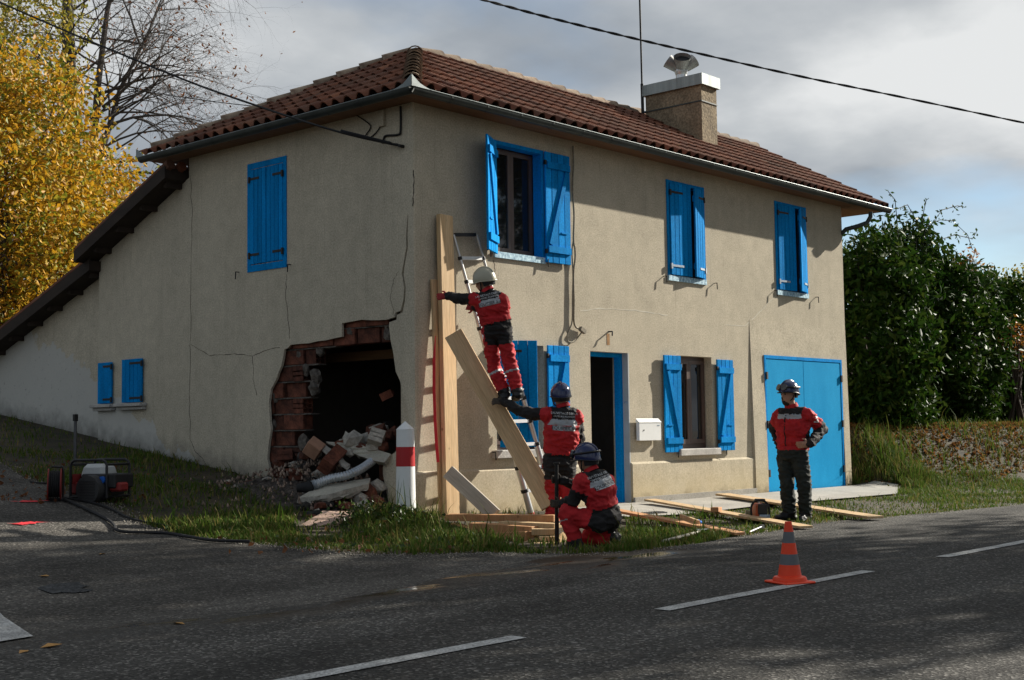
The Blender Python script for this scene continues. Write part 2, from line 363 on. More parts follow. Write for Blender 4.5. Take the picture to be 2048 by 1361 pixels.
# ---------------------------------------------------------------- ground and roads
def roadmat(name, c, agg, wet=False):
    m, t, b = newmat(name)
    gp = t.nodes.new('ShaderNodeNewGeometry'); pos = gp.outputs['Position']; sp = nd(t, 'ShaderNodeSeparateXYZ'); t.links.new(pos, sp.inputs[0]); x, y, z = sp.outputs
    big = tnoise(t, 0.5, 6, 0.65, pos); col = mixc(t, ramp(t, big, [(0.35, 0), (0.65, 1)]), tuple(k*0.72 for k in c), tuple(k*1.3 for k in c))
    trk = tnoise(t, 1.0, 5, 0.6, pos, stretch=(0.12, 1.6, 1)); col = mixc(t, 1.0, col, ramp(t, trk, [(0.3, 0.58), (0.7, 1.5)]), 'MULTIPLY')
    vo = nd(t, 'ShaderNodeTexVoronoi', i_Scale=62.0); t.links.new(pos, vo.inputs['Vector']); sc_ = nd(t, 'ShaderNodeSeparateColor'); t.links.new(vo.outputs['Color'], sc_.inputs[0])
    chip = ramp(t, sc_.outputs[0], [(0.0, 0.45), (0.5, 0.9), (0.86, 1.25), (0.93, agg), (1, agg*1.25)])
    col = mixc(t, 1.0, col, chip, 'MULTIPLY')
    crk = tnoise(t, 2.2, 8, 0.7, pos, off=(3, 8, 0)); cm = ramp(t, crk, [(0.485, 0), (0.5, 0.5), (0.515, 0)]); col = mixc(t, mathn(t, 'MULTIPLY', cm, 0.5), col, tuple(k*0.3 for k in c))
    b.inputs['Roughness'].default_value = 0.85
    if wet:
        mudm = mathn(t, 'MULTIPLY', ramp(t, mathn(t, 'ADD', mathn(t, 'ABSOLUTE', mathn(t, 'ADD', y, 3.55)), mathn(t, 'MULTIPLY', tnoise(t, 2.5, 5, 0.6, pos), 0.7)), [(0.45, 0.75), (0.95, 0)]), ramp(t, mathn(t, 'ABSOLUTE', mathn(t, 'ADD', x, 1.0)), [(0.9, 1), (1.0, 0)]))
        col = mixc(t, mudm, col, (0.050, 0.028, 0.013))
        ch = mathn(t, 'ABSOLUTE', mathn(t, 'ADD', mathn(t, 'ADD', y, 3.95), mathn(t, 'MULTIPLY', mathn(t, 'SUBTRACT', big, 0.5), 1.4)))
        wm = mathn(t, 'MULTIPLY', ramp(t, ch, [(0.12, 1), (0.5, 0)]), ramp(t, x, [(0.0, 1), (0.5, 1)]))
        xr = ramp(t, mathn(t, 'MULTIPLY', mathn(t, 'ADD', x, 10), 0.1), [(0, 1), (0.95, 1), (1, 0)])
        wm = mathn(t, 'MULTIPLY', wm, xr)
        pud = mathn(t, 'MULTIPLY', ramp(t, tnoise(t, 1.4, 4, 0.5, pos, stretch=(0.6, 2.0, 1), off=(1, 5, 0)), [(0.53, 0), (0.57, 1)]), wm)
        col = mixc(t, mathn(t, 'MULTIPLY', wm, 0.55), col, (0.016, 0.014, 0.012)); col = mixc(t, pud, col, (0.026, 0.017, 0.009))
        t.links.new(mathn(t, 'SUBTRACT', mathn(t, 'SUBTRACT', 0.85, mathn(t, 'MULTIPLY', wm, 0.3)), mathn(t, 'MULTIPLY', pud, 0.45), clamp=True), b.inputs['Roughness'])
        h = mathn(t, 'MULTIPLY', vo.outputs['Distance'], mathn(t, 'SUBTRACT', 1.0, pud))
    else: h = vo.outputs['Distance']
    t.links.new(col, b.inputs['Base Color']); b.inputs['Specular IOR Level'].default_value = 0.14
    bumpn(t, b, h, 0.55, 0.012); return m
mROAD = roadmat('asphalt_main', (0.047, 0.0445, 0.0405), 2.8, True)
mSIDE = roadmat('asphalt_side', (0.068, 0.063, 0.056), 2.0)
mPATCH = roadmat('asphalt_patch', (0.040, 0.042, 0.044), 1.4)
mSOIL = mat('earth_and_turf', (0.022, 0.022, 0.009), 0.95, 0.5, 2.5, 0.6, 30, c2=(0.044, 0.031, 0.015), fine=0.4)
mLINE = mat('road_paint', (0.34, 0.34, 0.33), 0.75, 0.35, 7, 0.5, 60, fine=0.45)
mREDP = mat('red_spray_paint', (0.55, 0.02, 0.03), 0.8, 0.35, 14)
mCONC = mat('concrete_slab', (0.30, 0.28, 0.245), 0.9, 0.2, 1.6, 0.25, 40, fine=0.15)

def axisv(lo, hi, near0, near1, fine, coarse):
    v = [near0 + i*fine for i in range(int((near1-near0)/fine)+1)]; a = near0; st = fine
    L = []
    while a > lo: st = min(coarse, st*1.35); a -= st; L.append(a)
    a = v[-1]; st = fine; Rr = []
    while a < hi: st = min(coarse, st*1.35); a += st; Rr.append(a)
    return L[::-1]+v+Rr
xs = axisv(-600, 600, -14, 26, 0.4, 60); ys = axisv(-600, 600, -14, 16, 0.4, 60)
def bump_t(x, y): return 0.0
g = MB(); g.add([(x, y, T(x, y)) for y in ys for x in xs], [(j*len(xs)+i, j*len(xs)+i+1, (j+1)*len(xs)+i+1, (j+1)*len(xs)+i) for j in range(len(ys)-1) for i in range(len(xs)-1)])
ground = tag(g.build('ground', mSOIL, smooth=True), kind='structure')
def sheet(name, poly, m, dz, step=0.5, parent=None, kind='structure'):
    """a sheet laid over the terrain inside a 2D outline"""
    bm = bmesh.new(); vs = [bm.verts.new((x, y, 0)) for x, y in poly]; bm.faces.new(vs)
    xa, xb = min(p[0] for p in poly), max(p[0] for p in poly); ya, yb = min(p[1] for p in poly), max(p[1] for p in poly)
    def cuts(a, b, n):
        k = 0; x = a
        while x < b and k < 200:
            s_ = step if abs(x) < 26 else step*12
            x += s_; k += 1
            if x < b:
                co = (x, 0, 0) if n == 0 else (0, x, 0); no = (1, 0, 0) if n == 0 else (0, 1, 0)
                bmesh.ops.bisect_plane(bm, geom=bm.verts[:]+bm.edges[:]+bm.faces[:], plane_co=co, plane_no=no)
    cuts(xa, xb, 0); cuts(ya, yb, 1)
    for v in bm.verts: v.co.z = T(v.co.x, v.co.y) + dz
    bmesh.ops.recalc_face_normals(bm, faces=bm.faces)
    for f in bm.faces:
        if f.normal.z < 0: f.normal_flip()
    me = bpy.data.meshes.new(name); bm.to_mesh(me); bm.free(); me.materials.append(m)
    o = link(name, me, parent)
    if kind: o['kind'] = kind
    return o
def g2(px, py): p = G(px, py); return (p.x, p.y)
def jag(pts, amp=0.06, n=5):
    out = []
    for i in range(len(pts)-1):
        a, b = pts[i], pts[i+1]
        for k in range(n):
            t = k/n; out.append((lerp(a[0], b[0], t)+random.uniform(-amp, amp), lerp(a[1], b[1], t)+random.uniform(-amp, amp)))
    return out+[pts[-1]]
# edge between the verge and the asphalt, left to right as the eye meets it
EDGE = [g2(*p) for p in [(0, 928), (60, 957), (130, 985), (215, 1010), (262, 1040), (330, 1066), (480, 1086), (600, 1100), (720, 1108), (830, 1113), (960, 1106), (1100, 1110), (1250, 1107), (1400, 1088), (1550, 1064), (1650, 1047), (1850, 1030), (2048, 1011)]]
edgej = jag(EDGE, 0.05, 5)
JOIN = [g2(*p) for p in [(-260, 1330), (0, 1292), (150, 1267), (300, 1247), (450, 1233), (600, 1215), (700, 1200), (790, 1183), (860, 1166), (960, 1148), (1060, 1128), (1110, 1112)]]
# main road: everything on the camera side, running out of sight both ways
k_main = [i for i, p in enumerate(edgej) if p[0] >= EDGE[11][0]-0.02][0]
right_edge = edgej[k_main:]
main_poly = [(-90, JOIN[0][1]-0.3)] + jag(JOIN, 0.05, 3) + right_edge[1:] + [(30, -4.3), (120, -4.6), (120, -9.6), (-90, -9.6)]
main_road = sheet('main_road', main_poly, mROAD, 0.012, 0.7)
side_poly = [(-16, JOIN[0][1]-1.2), (JOIN[0][0], JOIN[0][1]-0.5)] + [(x, y-0.45) for x, y in JOIN[1:-1]] + [(JOIN[-1][0]+0.3, JOIN[-1][1]-0.2)] + edgej[:k_main+1][::-1] + [(EDGE[0][0]-0.4, EDGE[0][1]+9), (EDGE[0][0]-1.5, 45), (EDGE[0][0]-7.5, 45), (-10.5, 6), (-16, 0)]
side_road = sheet('side_road', side_poly, mSIDE, 0.006, 0.6)
def dash(x0, x1, yc=-6.27, w=0.125):
    rag = lambda a: [(a+random.uniform(-.02, .02), yc-w/2), (a+random.uniform(-.03, .03), yc), (a, yc+w/2)]
    return sheet('centre_line_dash', [(x0, yc-w/2)]+[(lerp(x0, x1, i/8), yc-w/2+random.uniform(-.006, .006)) for i in range(1, 8)]+rag(x1)+[(lerp(x1, x0, i/8), yc+w/2+random.uniform(-.006, .006)) for i in range(1, 8)]+[(x0, yc+w/2)], mLINE, 0.018, 1.0, main_road, None)
for k in range(-3, 9): dash(-3.87+4.33*k, -0.95+4.33*k)
sb = [g2(-330, 1140), g2(0, 1231), g2(66, 1278), g2(0, 1289), g2(-260, 1330)]
sheet('stop_line', sb, mLINE, 0.017, 1.0, side_road, None)
pc = [g2(*p) for p in [(82, 1178), (100, 1171), (160, 1169), (168, 1178), (184, 1186), (150, 1191), (105, 1189)]]
sheet('repair_patch', jag(pc+[pc[0]], 0.04, 3)[:-1], mPATCH, 0.013, 1.0, side_road, None)
for q in ([(20, 1006), (60, 1003.5), (100, 1004.5), (60, 1007)], [(12, 1050), (60, 1047.5), (105, 1047.5), (60, 1050.5), (48, 1054)]):
    c = [g2(*p) for p in q]; sheet('spray_mark', jag(c+[c[0]], 0.03, 5)[:-1], mREDP, 0.016, 1.0, side_road, None)

# ---------------------------------------------------------------- the house
house = thing('roadside_house', 'two storey beige rendered house with blue shutters and a hole in its corner', 'house')
HL, HT = 10.82, 5.02
def rect(x0, x1, z0, z1, y=0): return [(x0, y, z0), (x1, y, z0), (x1, y, z1), (x0, y, z1)]
W1, W2, W3 = (1.43, 2.41, 3.24, 4.74), (5.30, 6.29, 3.24, 4.74), (8.46, 9.48, 3.24, 4.80)
LW1, LW2 = (1.44, 2.38, 0.75, 2.12), (5.50, 6.42, 0.69, 2.10)
FD, GD = (3.38, 4.25, -0.04, 2.09), (7.95, 10.60, -0.075, 2.19)
w = MB()
outl = [(0.037, 0, -0.6), (FD[0], 0, -0.6), (FD[0], 0, FD[3]), (FD[1], 0, FD[3]), (FD[1], 0, -0.6), (GD[0], 0, -0.6), (GD[0], 0, GD[3]), (GD[1], 0, GD[3]), (GD[1], 0, -0.6), (HL, 0, -0.6), (HL, 0, HT), (0.037, 0, HT)]
w.holes([outl]+[rect(*q)[::-1] for q in (W1, W2, W3, LW1, LW2)], (0, 0.28, 0))
fw_ = w.build('wall', mWF, house, origin=(0, 0, 0)); fw_['label'] = 'sunlit beige front wall'
# broken wall at the side: the render skin with the outline of the breach and the crack running up from it
hp = [(546, 985), (540, 940), (534.5, 918), (537, 890), (541.7, 859), (539.6, 842), (537.6, 806), (541.7, 779), (552, 760), (556, 748), (563, 731), (566, 716), (568.4, 699), (575, 697), (581, 690), (600, 688), (617, 687), (634, 683), (652, 681), (673, 676), (683.6, 674), (683.6, 647), (700, 644), (722, 640), (745, 641), (772, 640),
      (790, 634.5), (790, 626), (801, 622), (806.5, 600), (808, 575), (803.5, 548), (808, 520), (812.5, 495), (812, 470), (815.5, 430), (816.5, 430), (815, 470), (816, 495), (811, 521), (807, 549), (811.5, 576), (810, 602), (805, 626), (794, 630), (793, 640), (778.5, 645),
      (778, 653), (781, 680), (786.5, 707), (791.6, 744), (800, 762), (805, 785), (812, 810), (817.5, 832), (819, 850), (812, 880), (790, 905), (776, 915), (766, 935), (766, 950), (771, 975), (776, 1000), (790, 1014), (797, 1032)]
hy = [(Le(*p).y, Le(*p).z) for p in hp]
side = [(0, 0, -0.6)] + [(0, y, z) for y, z in hy[::-1]] + [(0, hy[0][0]-0.02, -0.3), (0, 2.9, -0.3), (0, 7.0, -0.3), (0, 7.0, 3.78), (0, 4.62, 4.70), (0, 4.62, HT), (0, 0, HT)]
side[1] = (0, side[1][1], -0.3)
w = MB(); w.extr(side, (0.035, 0, 0))
swall = w.build('wall', mWL, house, origin=(0, 0, 0)); swall['label'] = 'shaded side wall with a large ragged breach'
ip = [(618, 1000), (600, 950), (604, 880), (618, 830), (622, 790), (622, 762), (640, 716), (665, 696), (700, 676), (740, 671), (778, 671), (786, 707), (792, 744), (806, 790), (818, 850), (790, 905), (770, 935), (770, 975), (780, 1010)]
iy = [(Le(*p).y, Le(*p).z) for p in ip]
def inpoly(y, z, P):
    c = False; j = len(P)-1
    for i in range(len(P)):
        if (P[i][1] > z) != (P[j][1] > z) and y < (P[j][0]-P[i][0])*(z-P[i][1])/(P[j][1]-P[i][1])+P[i][0]: c = not c
        j = i
    return c
def hollow(mbk, o, X, Y, Z, L, H, D, nx=3, nz=2, t=0.016):
    """hollow clay block: L along Y, H along Z, D along X; the channels run along X"""
    o, X, Y, Z = Vector(o), Vector(X), Vector(Y), Vector(Z)
    for k in range(nz+1): mbk.box(o + Z*(-H/2+t/2+(H-t)*k/nz), (D, L, t), 0, X, Y, Z)
    for k in range(nx+1): mbk.box(o + Y*(-L/2+t/2+(L-t)*k/nx), (D*0.985, t, H-2*t), 0, X, Y, Z)
bm_plain = MB().box((0, 0, 0), (0.17, 0.395, 0.205)).build('brick', mBRICK, bevel=0.006); me_brick = bm_plain.data; bpy.data.objects.remove(bm_plain)
tmp = MB(); hollow(tmp, (0, 0, 0), (0, 1, 0), (1, 0, 0), (0, 0, 1), 0.17, 0.205, 0.395, 2, 3); tb = tmp.build('brick', mBRICK); me_hollow = tb.data; bpy.data.objects.remove(tb)
rz = 0
for r in range(14):
    zc = 0.09 + r*0.212
    for c in range(10):
        yc = 0.10 + c*0.41 + (0.2 if r % 2 else 0)
        if yc > 4.2 or yc < 0.5: continue
        ctr_in_inner = inpoly(yc, zc, iy) or inpoly(yc-0.12, zc, iy) and inpoly(yc, zc, hy)
        if ctr_in_inner or zc < yc*0.13-0.05: continue
        near = any(inpoly(yc+dy, zc+dz, hy) for dy in (-.3, 0, .3) for dz in (-.22, 0, .22))
        if not near: continue
        exposed = inpoly(yc-0.3, zc, iy)
        lost = exposed and random.random() < .55; dx_ = random.choice((0, .01, .03, .05)) if inpoly(yc, zc, hy) else 0
        M = Matrix.Translation((0.135+dx_+random.uniform(-.008, .012), yc+(0.09 if lost else 0)+random.uniform(-.006, .006), zc)) @ Matrix.Rotation(random.uniform(-.03, .03), 4, 'Z') @ Matrix.Rotation(random.uniform(-.02, .02), 4, 'X') @ Matrix.Diagonal((1, .5 if lost else 1, random.uniform(.9, 1), 1))
        inst('brick', me_hollow if exposed else me_brick, M, swall)
mo = MB()                                                        # mortar beds behind the blocks, never filling the breach
for r in range(13):
    z = 0.09+r*0.212+0.106; run = []
    for k in range(90):
        y = 0.06+k*0.05
        if not inpoly(y-0.05, z, iy) and not inpoly(y, z, iy): mo.bx((0.07, y, z-0.009+random.uniform(-.003, .003)), (0.21, y+0.05, z+0.009))
mDIRTM = mat('dirty_mortar', (0.11, 0.095, 0.08), 0.95, 0.5, 9, 0.6, 30, fine=0.2)
mo.build('mortar', mDIRTM, swall)['kind'] = 'stuff'
for (x_, y_, r_) in ((632, 752, .09), (628, 775, .10), (612, 742, .07), (706, 668, .08), (776, 668, .07), (774, 650, .06), (608, 885, .10), (604, 925, .11), (560, 930, .10), (640, 700, .08), (600, 712, .07), (552, 795, .07), (548, 850, .08), (596, 948, .12)):
    bm = bmesh.new(); bmesh.ops.create_icosphere(bm, subdivisions=2, radius=r_)
    for v in bm.verts: v.co = Vector((v.co.x*.7, v.co.y*.9, v.co.z*1.1))*(1+.6*mnoise.noise(v.co*14+Vector((x_, y_, 0))))
    me = bpy.data.meshes.new('mortar_lump'); bm.to_mesh(me); bm.free(); me.materials.append(mDIRTM); link('mortar_lump', me, swall, Le(x_, y_, 0.10))
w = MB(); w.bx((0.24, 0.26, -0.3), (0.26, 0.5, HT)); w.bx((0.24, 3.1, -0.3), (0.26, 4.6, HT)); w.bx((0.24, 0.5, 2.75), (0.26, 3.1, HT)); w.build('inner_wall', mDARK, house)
# hairline cracks on the render
def crack(px, m=mIRON, wd=0.006, n=5, plane=Le, sgn=(-1, 0, 0)):
    P = []
    for i in range(len(px)-1):
        for k in range(n):
            t = k/n; P.append((lerp(px[i][0], px[i+1][0], t)+random.uniform(-1.3, 1.3), lerp(px[i][1], px[i+1][1], t)+random.uniform(-1, 1)))
    pts = [plane(*p) for p in P]; mb = MB()
    for a, b in zip(pts, pts[1:]):
        mb.bar(a, b, 0.004, wd*random.uniform(0.5, 1.5), up=Vector(sgn).cross(b-a))
    return mb
mCRK = mat('crack_shadow_line', (0.06, 0.05, 0.04), 0.95)
mPALE = mat('filled_crack', (0.56, 0.53, 0.44), 0.95)
for c in ([(381, 352), (384, 420), (383, 560), (381, 690), (379, 790), (381, 880), (392, 905), (408, 920), (416, 945)], [(573, 550), (571, 590), (577, 640), (581, 688)], [(383, 690), (420, 712), (470, 708), (505, 712), (540, 698), (566, 695)], [(506, 714), (507, 760), (514, 800)]):
    crack(c).build('crack', mCRK, swall)
crack([(790, 634), (780, 600), (787, 560), (800, 540)], wd=0.003).build('crack', mCRK, swall)
for c in ([(826, 340), (828, 380), (826, 420)],): crack(c, plane=Fr, sgn=(0, -1, 0), wd=0.012).build('crack', mCRK, fw_)
for c in ([(1160, 622), (1200, 618), (1260, 620), (1310, 627), (1340, 632)], [(1553, 592), (1530, 612), (1512, 632), (1490, 652), (1440, 650)], [(1570, 686), (1610, 690), (1650, 690), (1690, 688)]):
    crack(c, plane=Fr, sgn=(0, -1, 0), wd=0.010).build('crack', mPALE, fw_)
crack([(987, 520), (990, 545), (988, 570)], plane=Fr, sgn=(0, -1, 0), wd=0.006).build('crack', mCRK, fw_)
# other walls, floors, gable
w = MB(); w.bx((HL-0.28, 0.281, -0.6), (HL, 4.9, HT)); w.extr([(HL-0.28, 0.0, HT+0.01), (HL-0.28, 4.9, HT+0.01), (HL-0.28, 2.45, 6.4)], (0.28, 0, 0)); w.build('wall', mWB, house)
w = MB(); w.bx((0.25, 4.62, -0.4), (HL-0.281, 4.9, HT)); w.build('wall', mWB, house)
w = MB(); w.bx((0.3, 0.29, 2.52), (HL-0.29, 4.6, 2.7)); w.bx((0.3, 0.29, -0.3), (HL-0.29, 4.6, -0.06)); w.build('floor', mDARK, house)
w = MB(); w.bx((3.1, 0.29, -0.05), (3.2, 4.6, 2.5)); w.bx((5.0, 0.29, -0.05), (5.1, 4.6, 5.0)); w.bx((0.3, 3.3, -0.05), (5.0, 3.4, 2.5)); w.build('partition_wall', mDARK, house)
mBEAM = mat('brown_ceiling_beam', (0.16, 0.085, 0.035), 0.8, 0.3, 4, stretch=(6, .4, 6))
for yz in ((0.34, 2.30, 0.16), (0.75, 2.02, 0.12)):
    MB().bx((yz[0], 0.3, yz[1]-yz[2]/2), (yz[0]+0.12, 2.9, yz[1]+yz[2]/2)).build('ceiling_beam', mBEAM, house)
# plinth
w = MB()
for a, b in ((-0.02, FD[0]), (FD[1]+0.02, 7.56)):
    w.extr([(a, 0, -0.6), (a, -0.035, -0.6), (a, -0.035, 0.50), (a, 0, 0.53)], (b-a, 0, 0))
w.bx((-0.03, 0.0, -0.6), (-0.001, 0.45, 0.34))
w.build('plinth', mWF, house)
w = MB(); w.bx((FD[1]+0.02, -0.07, -0.6), (7.56, -0.036, 0.03)); w.build('footing', mCONC, house)
# thickened render round the garage door, swelling towards the ground
w = MB(); w.holes([[(7.56, 0, 0.34), (GD[0], 0, 0.34), (GD[0], 0, GD[3]), (GD[1], 0, GD[3]), (GD[1], 0, -0.3), (HL, 0, -0.3), (HL, 0, 2.75), (9.2, 0, 2.78), (7.56, 0, 2.75)]], (0, -0.02, 0))
for v in w.v:
    if v.y < -0.01: v.y = -0.003-0.05*max(0, min(1, (2.75-v.z)/2.2))
    else: v.y = 0.03
w.build('thick_render', mWF, house)
w = MB(); w.bx((7.56, -0.053, -0.4), (GD[0], 0.02, 0.339)); w.build('thick_render', mWF, house)

# windows --------------------------------------------------------
mGLASS, t_, b_ = newmat('window_glass'); b_.inputs['Base Color'].default_value = (0.012, 0.012, 0.013, 1); b_.inputs['Roughness'].default_value = 0.03; b_.inputs['Specular IOR Level'].default_value = 0.6
mCURT = mat('net_curtain', (0.34, 0.36, 0.36), 0.9, 0.2, 5, stretch=(8, 8, 0.4))
def window(q, y=0.15, open_left=False):
    x0, x1, z0, z1 = q; f = MB(); t = 0.055
    f.bx((x0, y, z0), (x0+t, y+0.06, z1)); f.bx((x1-t, y, z0), (x1, y+0.06, z1)); f.bx((x0+t, y, z0), (x1-t, y+0.06, z0+t*1.3)); f.bx((x0+t, y, z1-t), (x1-t, y+0.06, z1))
    o = f.build('window', mBROWN, house); xm = (x0+x1)/2
    for a, b, s_ in ((x0+t+0.003, xm-0.002, 0), (xm+0.002, x1-t-0.003, 1)):
        s = MB(); yy = y+0.005-0.03; k = 0.055; zb, zt = z0+t*1.3+0.004, z1-t-0.004
        s.bx((a, yy, zb), (a+k, yy+0.05, zt)); s.bx((b-k, yy, zb), (b, yy+0.05, zt)); s.bx((a+k, yy, zb), (b-k, yy+0.05, zb+k*1.3)); s.bx((a+k, yy, zt-k), (b-k, yy+0.05, zt))
        s.build('sash', mBROWN, o); MB().bx((a+k, yy+0.02, zb+k*1.3), (b-k, yy+0.028, zt-k)).build('pane', mGLASS, o)
    w_ = MB(); w_.bx((x0-0.02, y-0.07, z0-0.03), (x1+0.02, y-0.03, z0-0.002)); 
    return o
def blueframe(q, sill=True):
    x0, x1, z0, z1 = q; f = MB(); t = 0.04
    f.bx((x0-0.012, -0.018, z0+0.061), (x0+t, 0.13, z1+0.012)); f.bx((x1-t, -0.018, z0+0.061), (x1+0.012, 0.13, z1+0.012)); f.bx((x0+t, -0.015, z1-t), (x1-t, 0.13, z1+0.01))
    o = f.build('shutter_frame', mBLUE, house)
    MB().bx((x0-0.015, -0.03, z0-0.02), (x1+0.015, 0.145, z0+0.06)).build('sill', mSILLB, o); return o
for q in (W1, W2, W3): window(q, 0.16); blueframe(q)
wl1 = window(LW1, 0.14); wl2 = window(LW2, 0.14)
mCSILL = mat('cement_sill', (0.42, 0.40, 0.37), 0.9, 0.2, 5, 0.3, 50, fine=0.12)
for o, q in ((wl1, LW1), (wl2, LW2)): MB().bx((q[0]-0.09, -0.09, q[2]-0.10), (q[1]+0.09, 0.139, q[2]+0.005)).build('sill', mCSILL, o, bevel=0.01)
MB().bx((LW2[0]+0.42, 0.2, LW2[2]+0.1), (LW2[1]-0.12, 0.205, LW2[3]-0.1)).build('curtain', mCURT, wl2)
# shutters -------------------------------------------------------
def shutter(h, u, n, Wd, H, nb=4, z_side=True, strap_out=True, ends=(0.12, 0.88), label=None, hook=False, m=mBLUE, galv=False):
    """hinge foot h, u = direction away from the hinge, n = the battened (inner) face"""
    h, u, n = Vector(h), Vector(u).normalized(), Vector(n).normalized(); Z = Vector((0, 0, 1)); th = 0.028
    b = MB(); bw = 0.09
    if z_side:
        zs = [H*e for e in ends]
        for z in zs: b.box(h+u*(Wd/2)+n*(th/2+0.014)+Z*z, (Wd-0.05, 0.026, bw), 0, u, n, Z)
        p, q = h+u*0.07+n*(th/2+0.0125)+Z*(zs[0]+bw/2+0.004), h+u*(Wd-0.08)+n*(th/2+0.0125)+Z*(zs[1]-bw/2-0.004)
        d = (q-p).normalized(); b.box((p+q)/2, (0.07, 0.024, (q-p).length-0.03), 0, d.cross(n), n, d)
        b.box(h+u*(Wd*0.72)+n*(th/2+0.008)+Z*(H*0.28), (0.13, 0.012, 0.02), 0, u, n, Z)
    else: b.box(h+u*(Wd/2)+n*(th/2+0.012)+Z*(H*0.5), (Wd-0.05, 0.02, bw), 0, u, n, Z)
    o = b.build('shutter', m, house)
    if label: o['label'] = label
    bwid = Wd/nb
    for k in range(nb):
        MB().box(h+u*(bwid*(k+0.5))+Z*(H/2)+n*random.uniform(-.002, .002), (bwid-0.007, th, H-random.uniform(0, .004)), 0, u, n, Z).build('board', m, o, bevel=0.004)
    if strap_out:
        for i, e in enumerate((0.1, 0.9)):
            s = MB(); s.box(h+u*(Wd*0.28)-n*(th/2+0.004)+Z*(H*e), (Wd*0.62, 0.007, 0.032), 0, u, n, Z); s.box(h-u*0.005-n*(th/2+0.008)+Z*(H*e-0.01), (0.035, 0.02, 0.085), 0, u, n, Z)
            s.build('strap_hinge', mGALV if (galv and i == 0) else mIRON, o)
    else:
        for e in (0.1, 0.9): MB().box(h+u*0.0+n*0.01+Z*(H*e), (0.03, 0.03, 0.06), 0, u, n, Z).build('strap_hinge', mIRON, o)
    return o
def ang(a): return Vector((math.cos(R_(a)), math.sin(R_(a)), 0))
# upper left window: the left leaf swung out, the right leaf flat on the wall
shutter((W1[0]+0.01, -0.04, W1[2]+0.02), ang(180+29), ang(29+90+180), 0.49, 1.46, 4, strap_out=False, label='shutter leaf swung part way out')
shutter((W1[1]-0.0, -0.045, W1[2]-0.0), (1, 0, 0), (0, -1, 0), 0.52, 1.50, 4, strap_out=False, label='shutter leaf folded flat on the wall')
# the two closed upper windows, right leaves ajar
shutter((W2[0]+0.05, -0.022, W2[2]+0.07), ang(-3), ang(87), 0.52, 1.40, 5, galv=True)
shutter((W2[1]-0.05, -0.030, W2[2]+0.07), ang(180+13), ang(180+13-90), 0.37, 1.38, 4, galv=True, label='narrow shutter leaf standing ajar')
shutter((W3[0]+0.05, -0.022, W3[2]+0.07), ang(-4), ang(86), 0.52, 1.46, 5, galv=True)
shutter((W3[1]-0.05, -0.030, W3[2]+0.07), ang(180+16), ang(180+16-90), 0.40, 1.44, 4, galv=True, label='narrow shutter leaf standing ajar')
# ground floor
shutter((LW1[0]+0.0, -0.05, LW1[2]+0.04), ang(-38), ang(52), 0.50, 1.36, 4, label='shutter leaf half closed behind the ladder')
shutter((LW1[1]+0.02, -0.05, LW1[2]-0.04), (1, 0, 0), (0, -1, 0), 0.45, 1.42, 4, strap_out=False)
shutter((LW2[0]-0.0, -0.05, LW2[2]-0.04), (-1, 0, 0), (0, -1, 0), 0.44, 1.44, 4, strap_out=False)
shutter((LW2[1]+0.07, -0.05, LW2[2]-0.04), (1, 0, 0), (0, -1, 0), 0.46, 1.42, 4, strap_out=False)
# side wall: closed pair upstairs, two little ones by the yard
f = MB(); f.bx((-0.012, 2.40, 3.20), (0.03, 2.47, 4.69)); f.bx((-0.012, 3.17, 3.20), (0.03, 3.24, 4.69)); f.bx((-0.010, 2.47, 4.61), (0.03, 3.17, 4.69)); f.bx((-0.014, 2.47, 3.20), (0.03, 3.17, 3.29)); f.build('shutter_frame', mBLUE, house)
shutter((-0.008, 2.47, 3.30), (0, 1, 0), (1, 0, 0), 0.345, 1.30, 4, z_side=False)
shutter((-0.008, 3.17, 3.30), (0, -1, 0), (1, 0, 0), 0.345, 1.30, 4, z_side=False)
for y0, y1, z0, z1 in ((5.74, 6.28, 1.50, 2.15), (6.56, 6.95, 1.50, 2.13)):
    shutter((-0.03, y0, z0), (0, 1, 0), (1, 0, 0), y1-y0, z1-z0, 5 if y0 < 6 else 1, z_side=False)
    for k in (0, 1): MB().bx((-0.13+0.05*k, y0-0.08+.02*k, z0-0.06-0.05*k), (0.0, y1+0.10-.02*k, z0-0.012-0.05*k)).build('sill', mCSILL, house, bevel=0.006)
# iron shutter catches
def catch(p, n, u):
    p, n, u = Vector(p), Vector(n), Vector(u); m = MB(); m.tube([p, p+n*0.06], 0.007, 6); m.tube([p+n*0.055, p+n*0.06-Vector((0, 0, 0.10))], 0.008, 6); m.build('shutter_catch', mIRON, house)
for p in [(478, 545), (582, 530)]: catch(Le(*p), (-1, 0, 0), (0, 1, 0))
for p in [(1327, 553), (1428, 567), (1548, 582), (1631, 595), (975, 500), (1090, 520), (985, 905), (1350, 902), (1447, 897)]: catch(Fr(*p), (0, -1, 0), (1, 0, 0))
# front door opening
f = MB(); y = 0.10; x0, x1, z0, z1 = FD
f.bx((x0, y, z0), (x0+0.05, y+0.1, z1)); f.bx((x1-0.07, y, z0), (x1, y+0.1, z1)); f.bx((x0+0.05, y, z1-0.06), (x1-0.07, y+0.1, z1)); f.build('door_frame', mBLUE, house)
mREV = mat('grey_reveal', (0.40, 0.42, 0.42), 0.8, 0.1, 5)
w = MB(); w.bx((x1-0.004, -0.002, z0), (x1+0.02, 0.099, z1)); w.build('door_reveal', mREV, house)
MB().bx((x0-0.02, -0.16, -0.4), (x1+0.06, 0.28, -0.04)).build('door_step', mCONC, house, bevel=0.01)
d = MB(); d.bx((x0+0.05, 0.2, z0+0.01), (x0+0.09, 0.98, z1-0.07)); d.build('door', mBROWN, house)
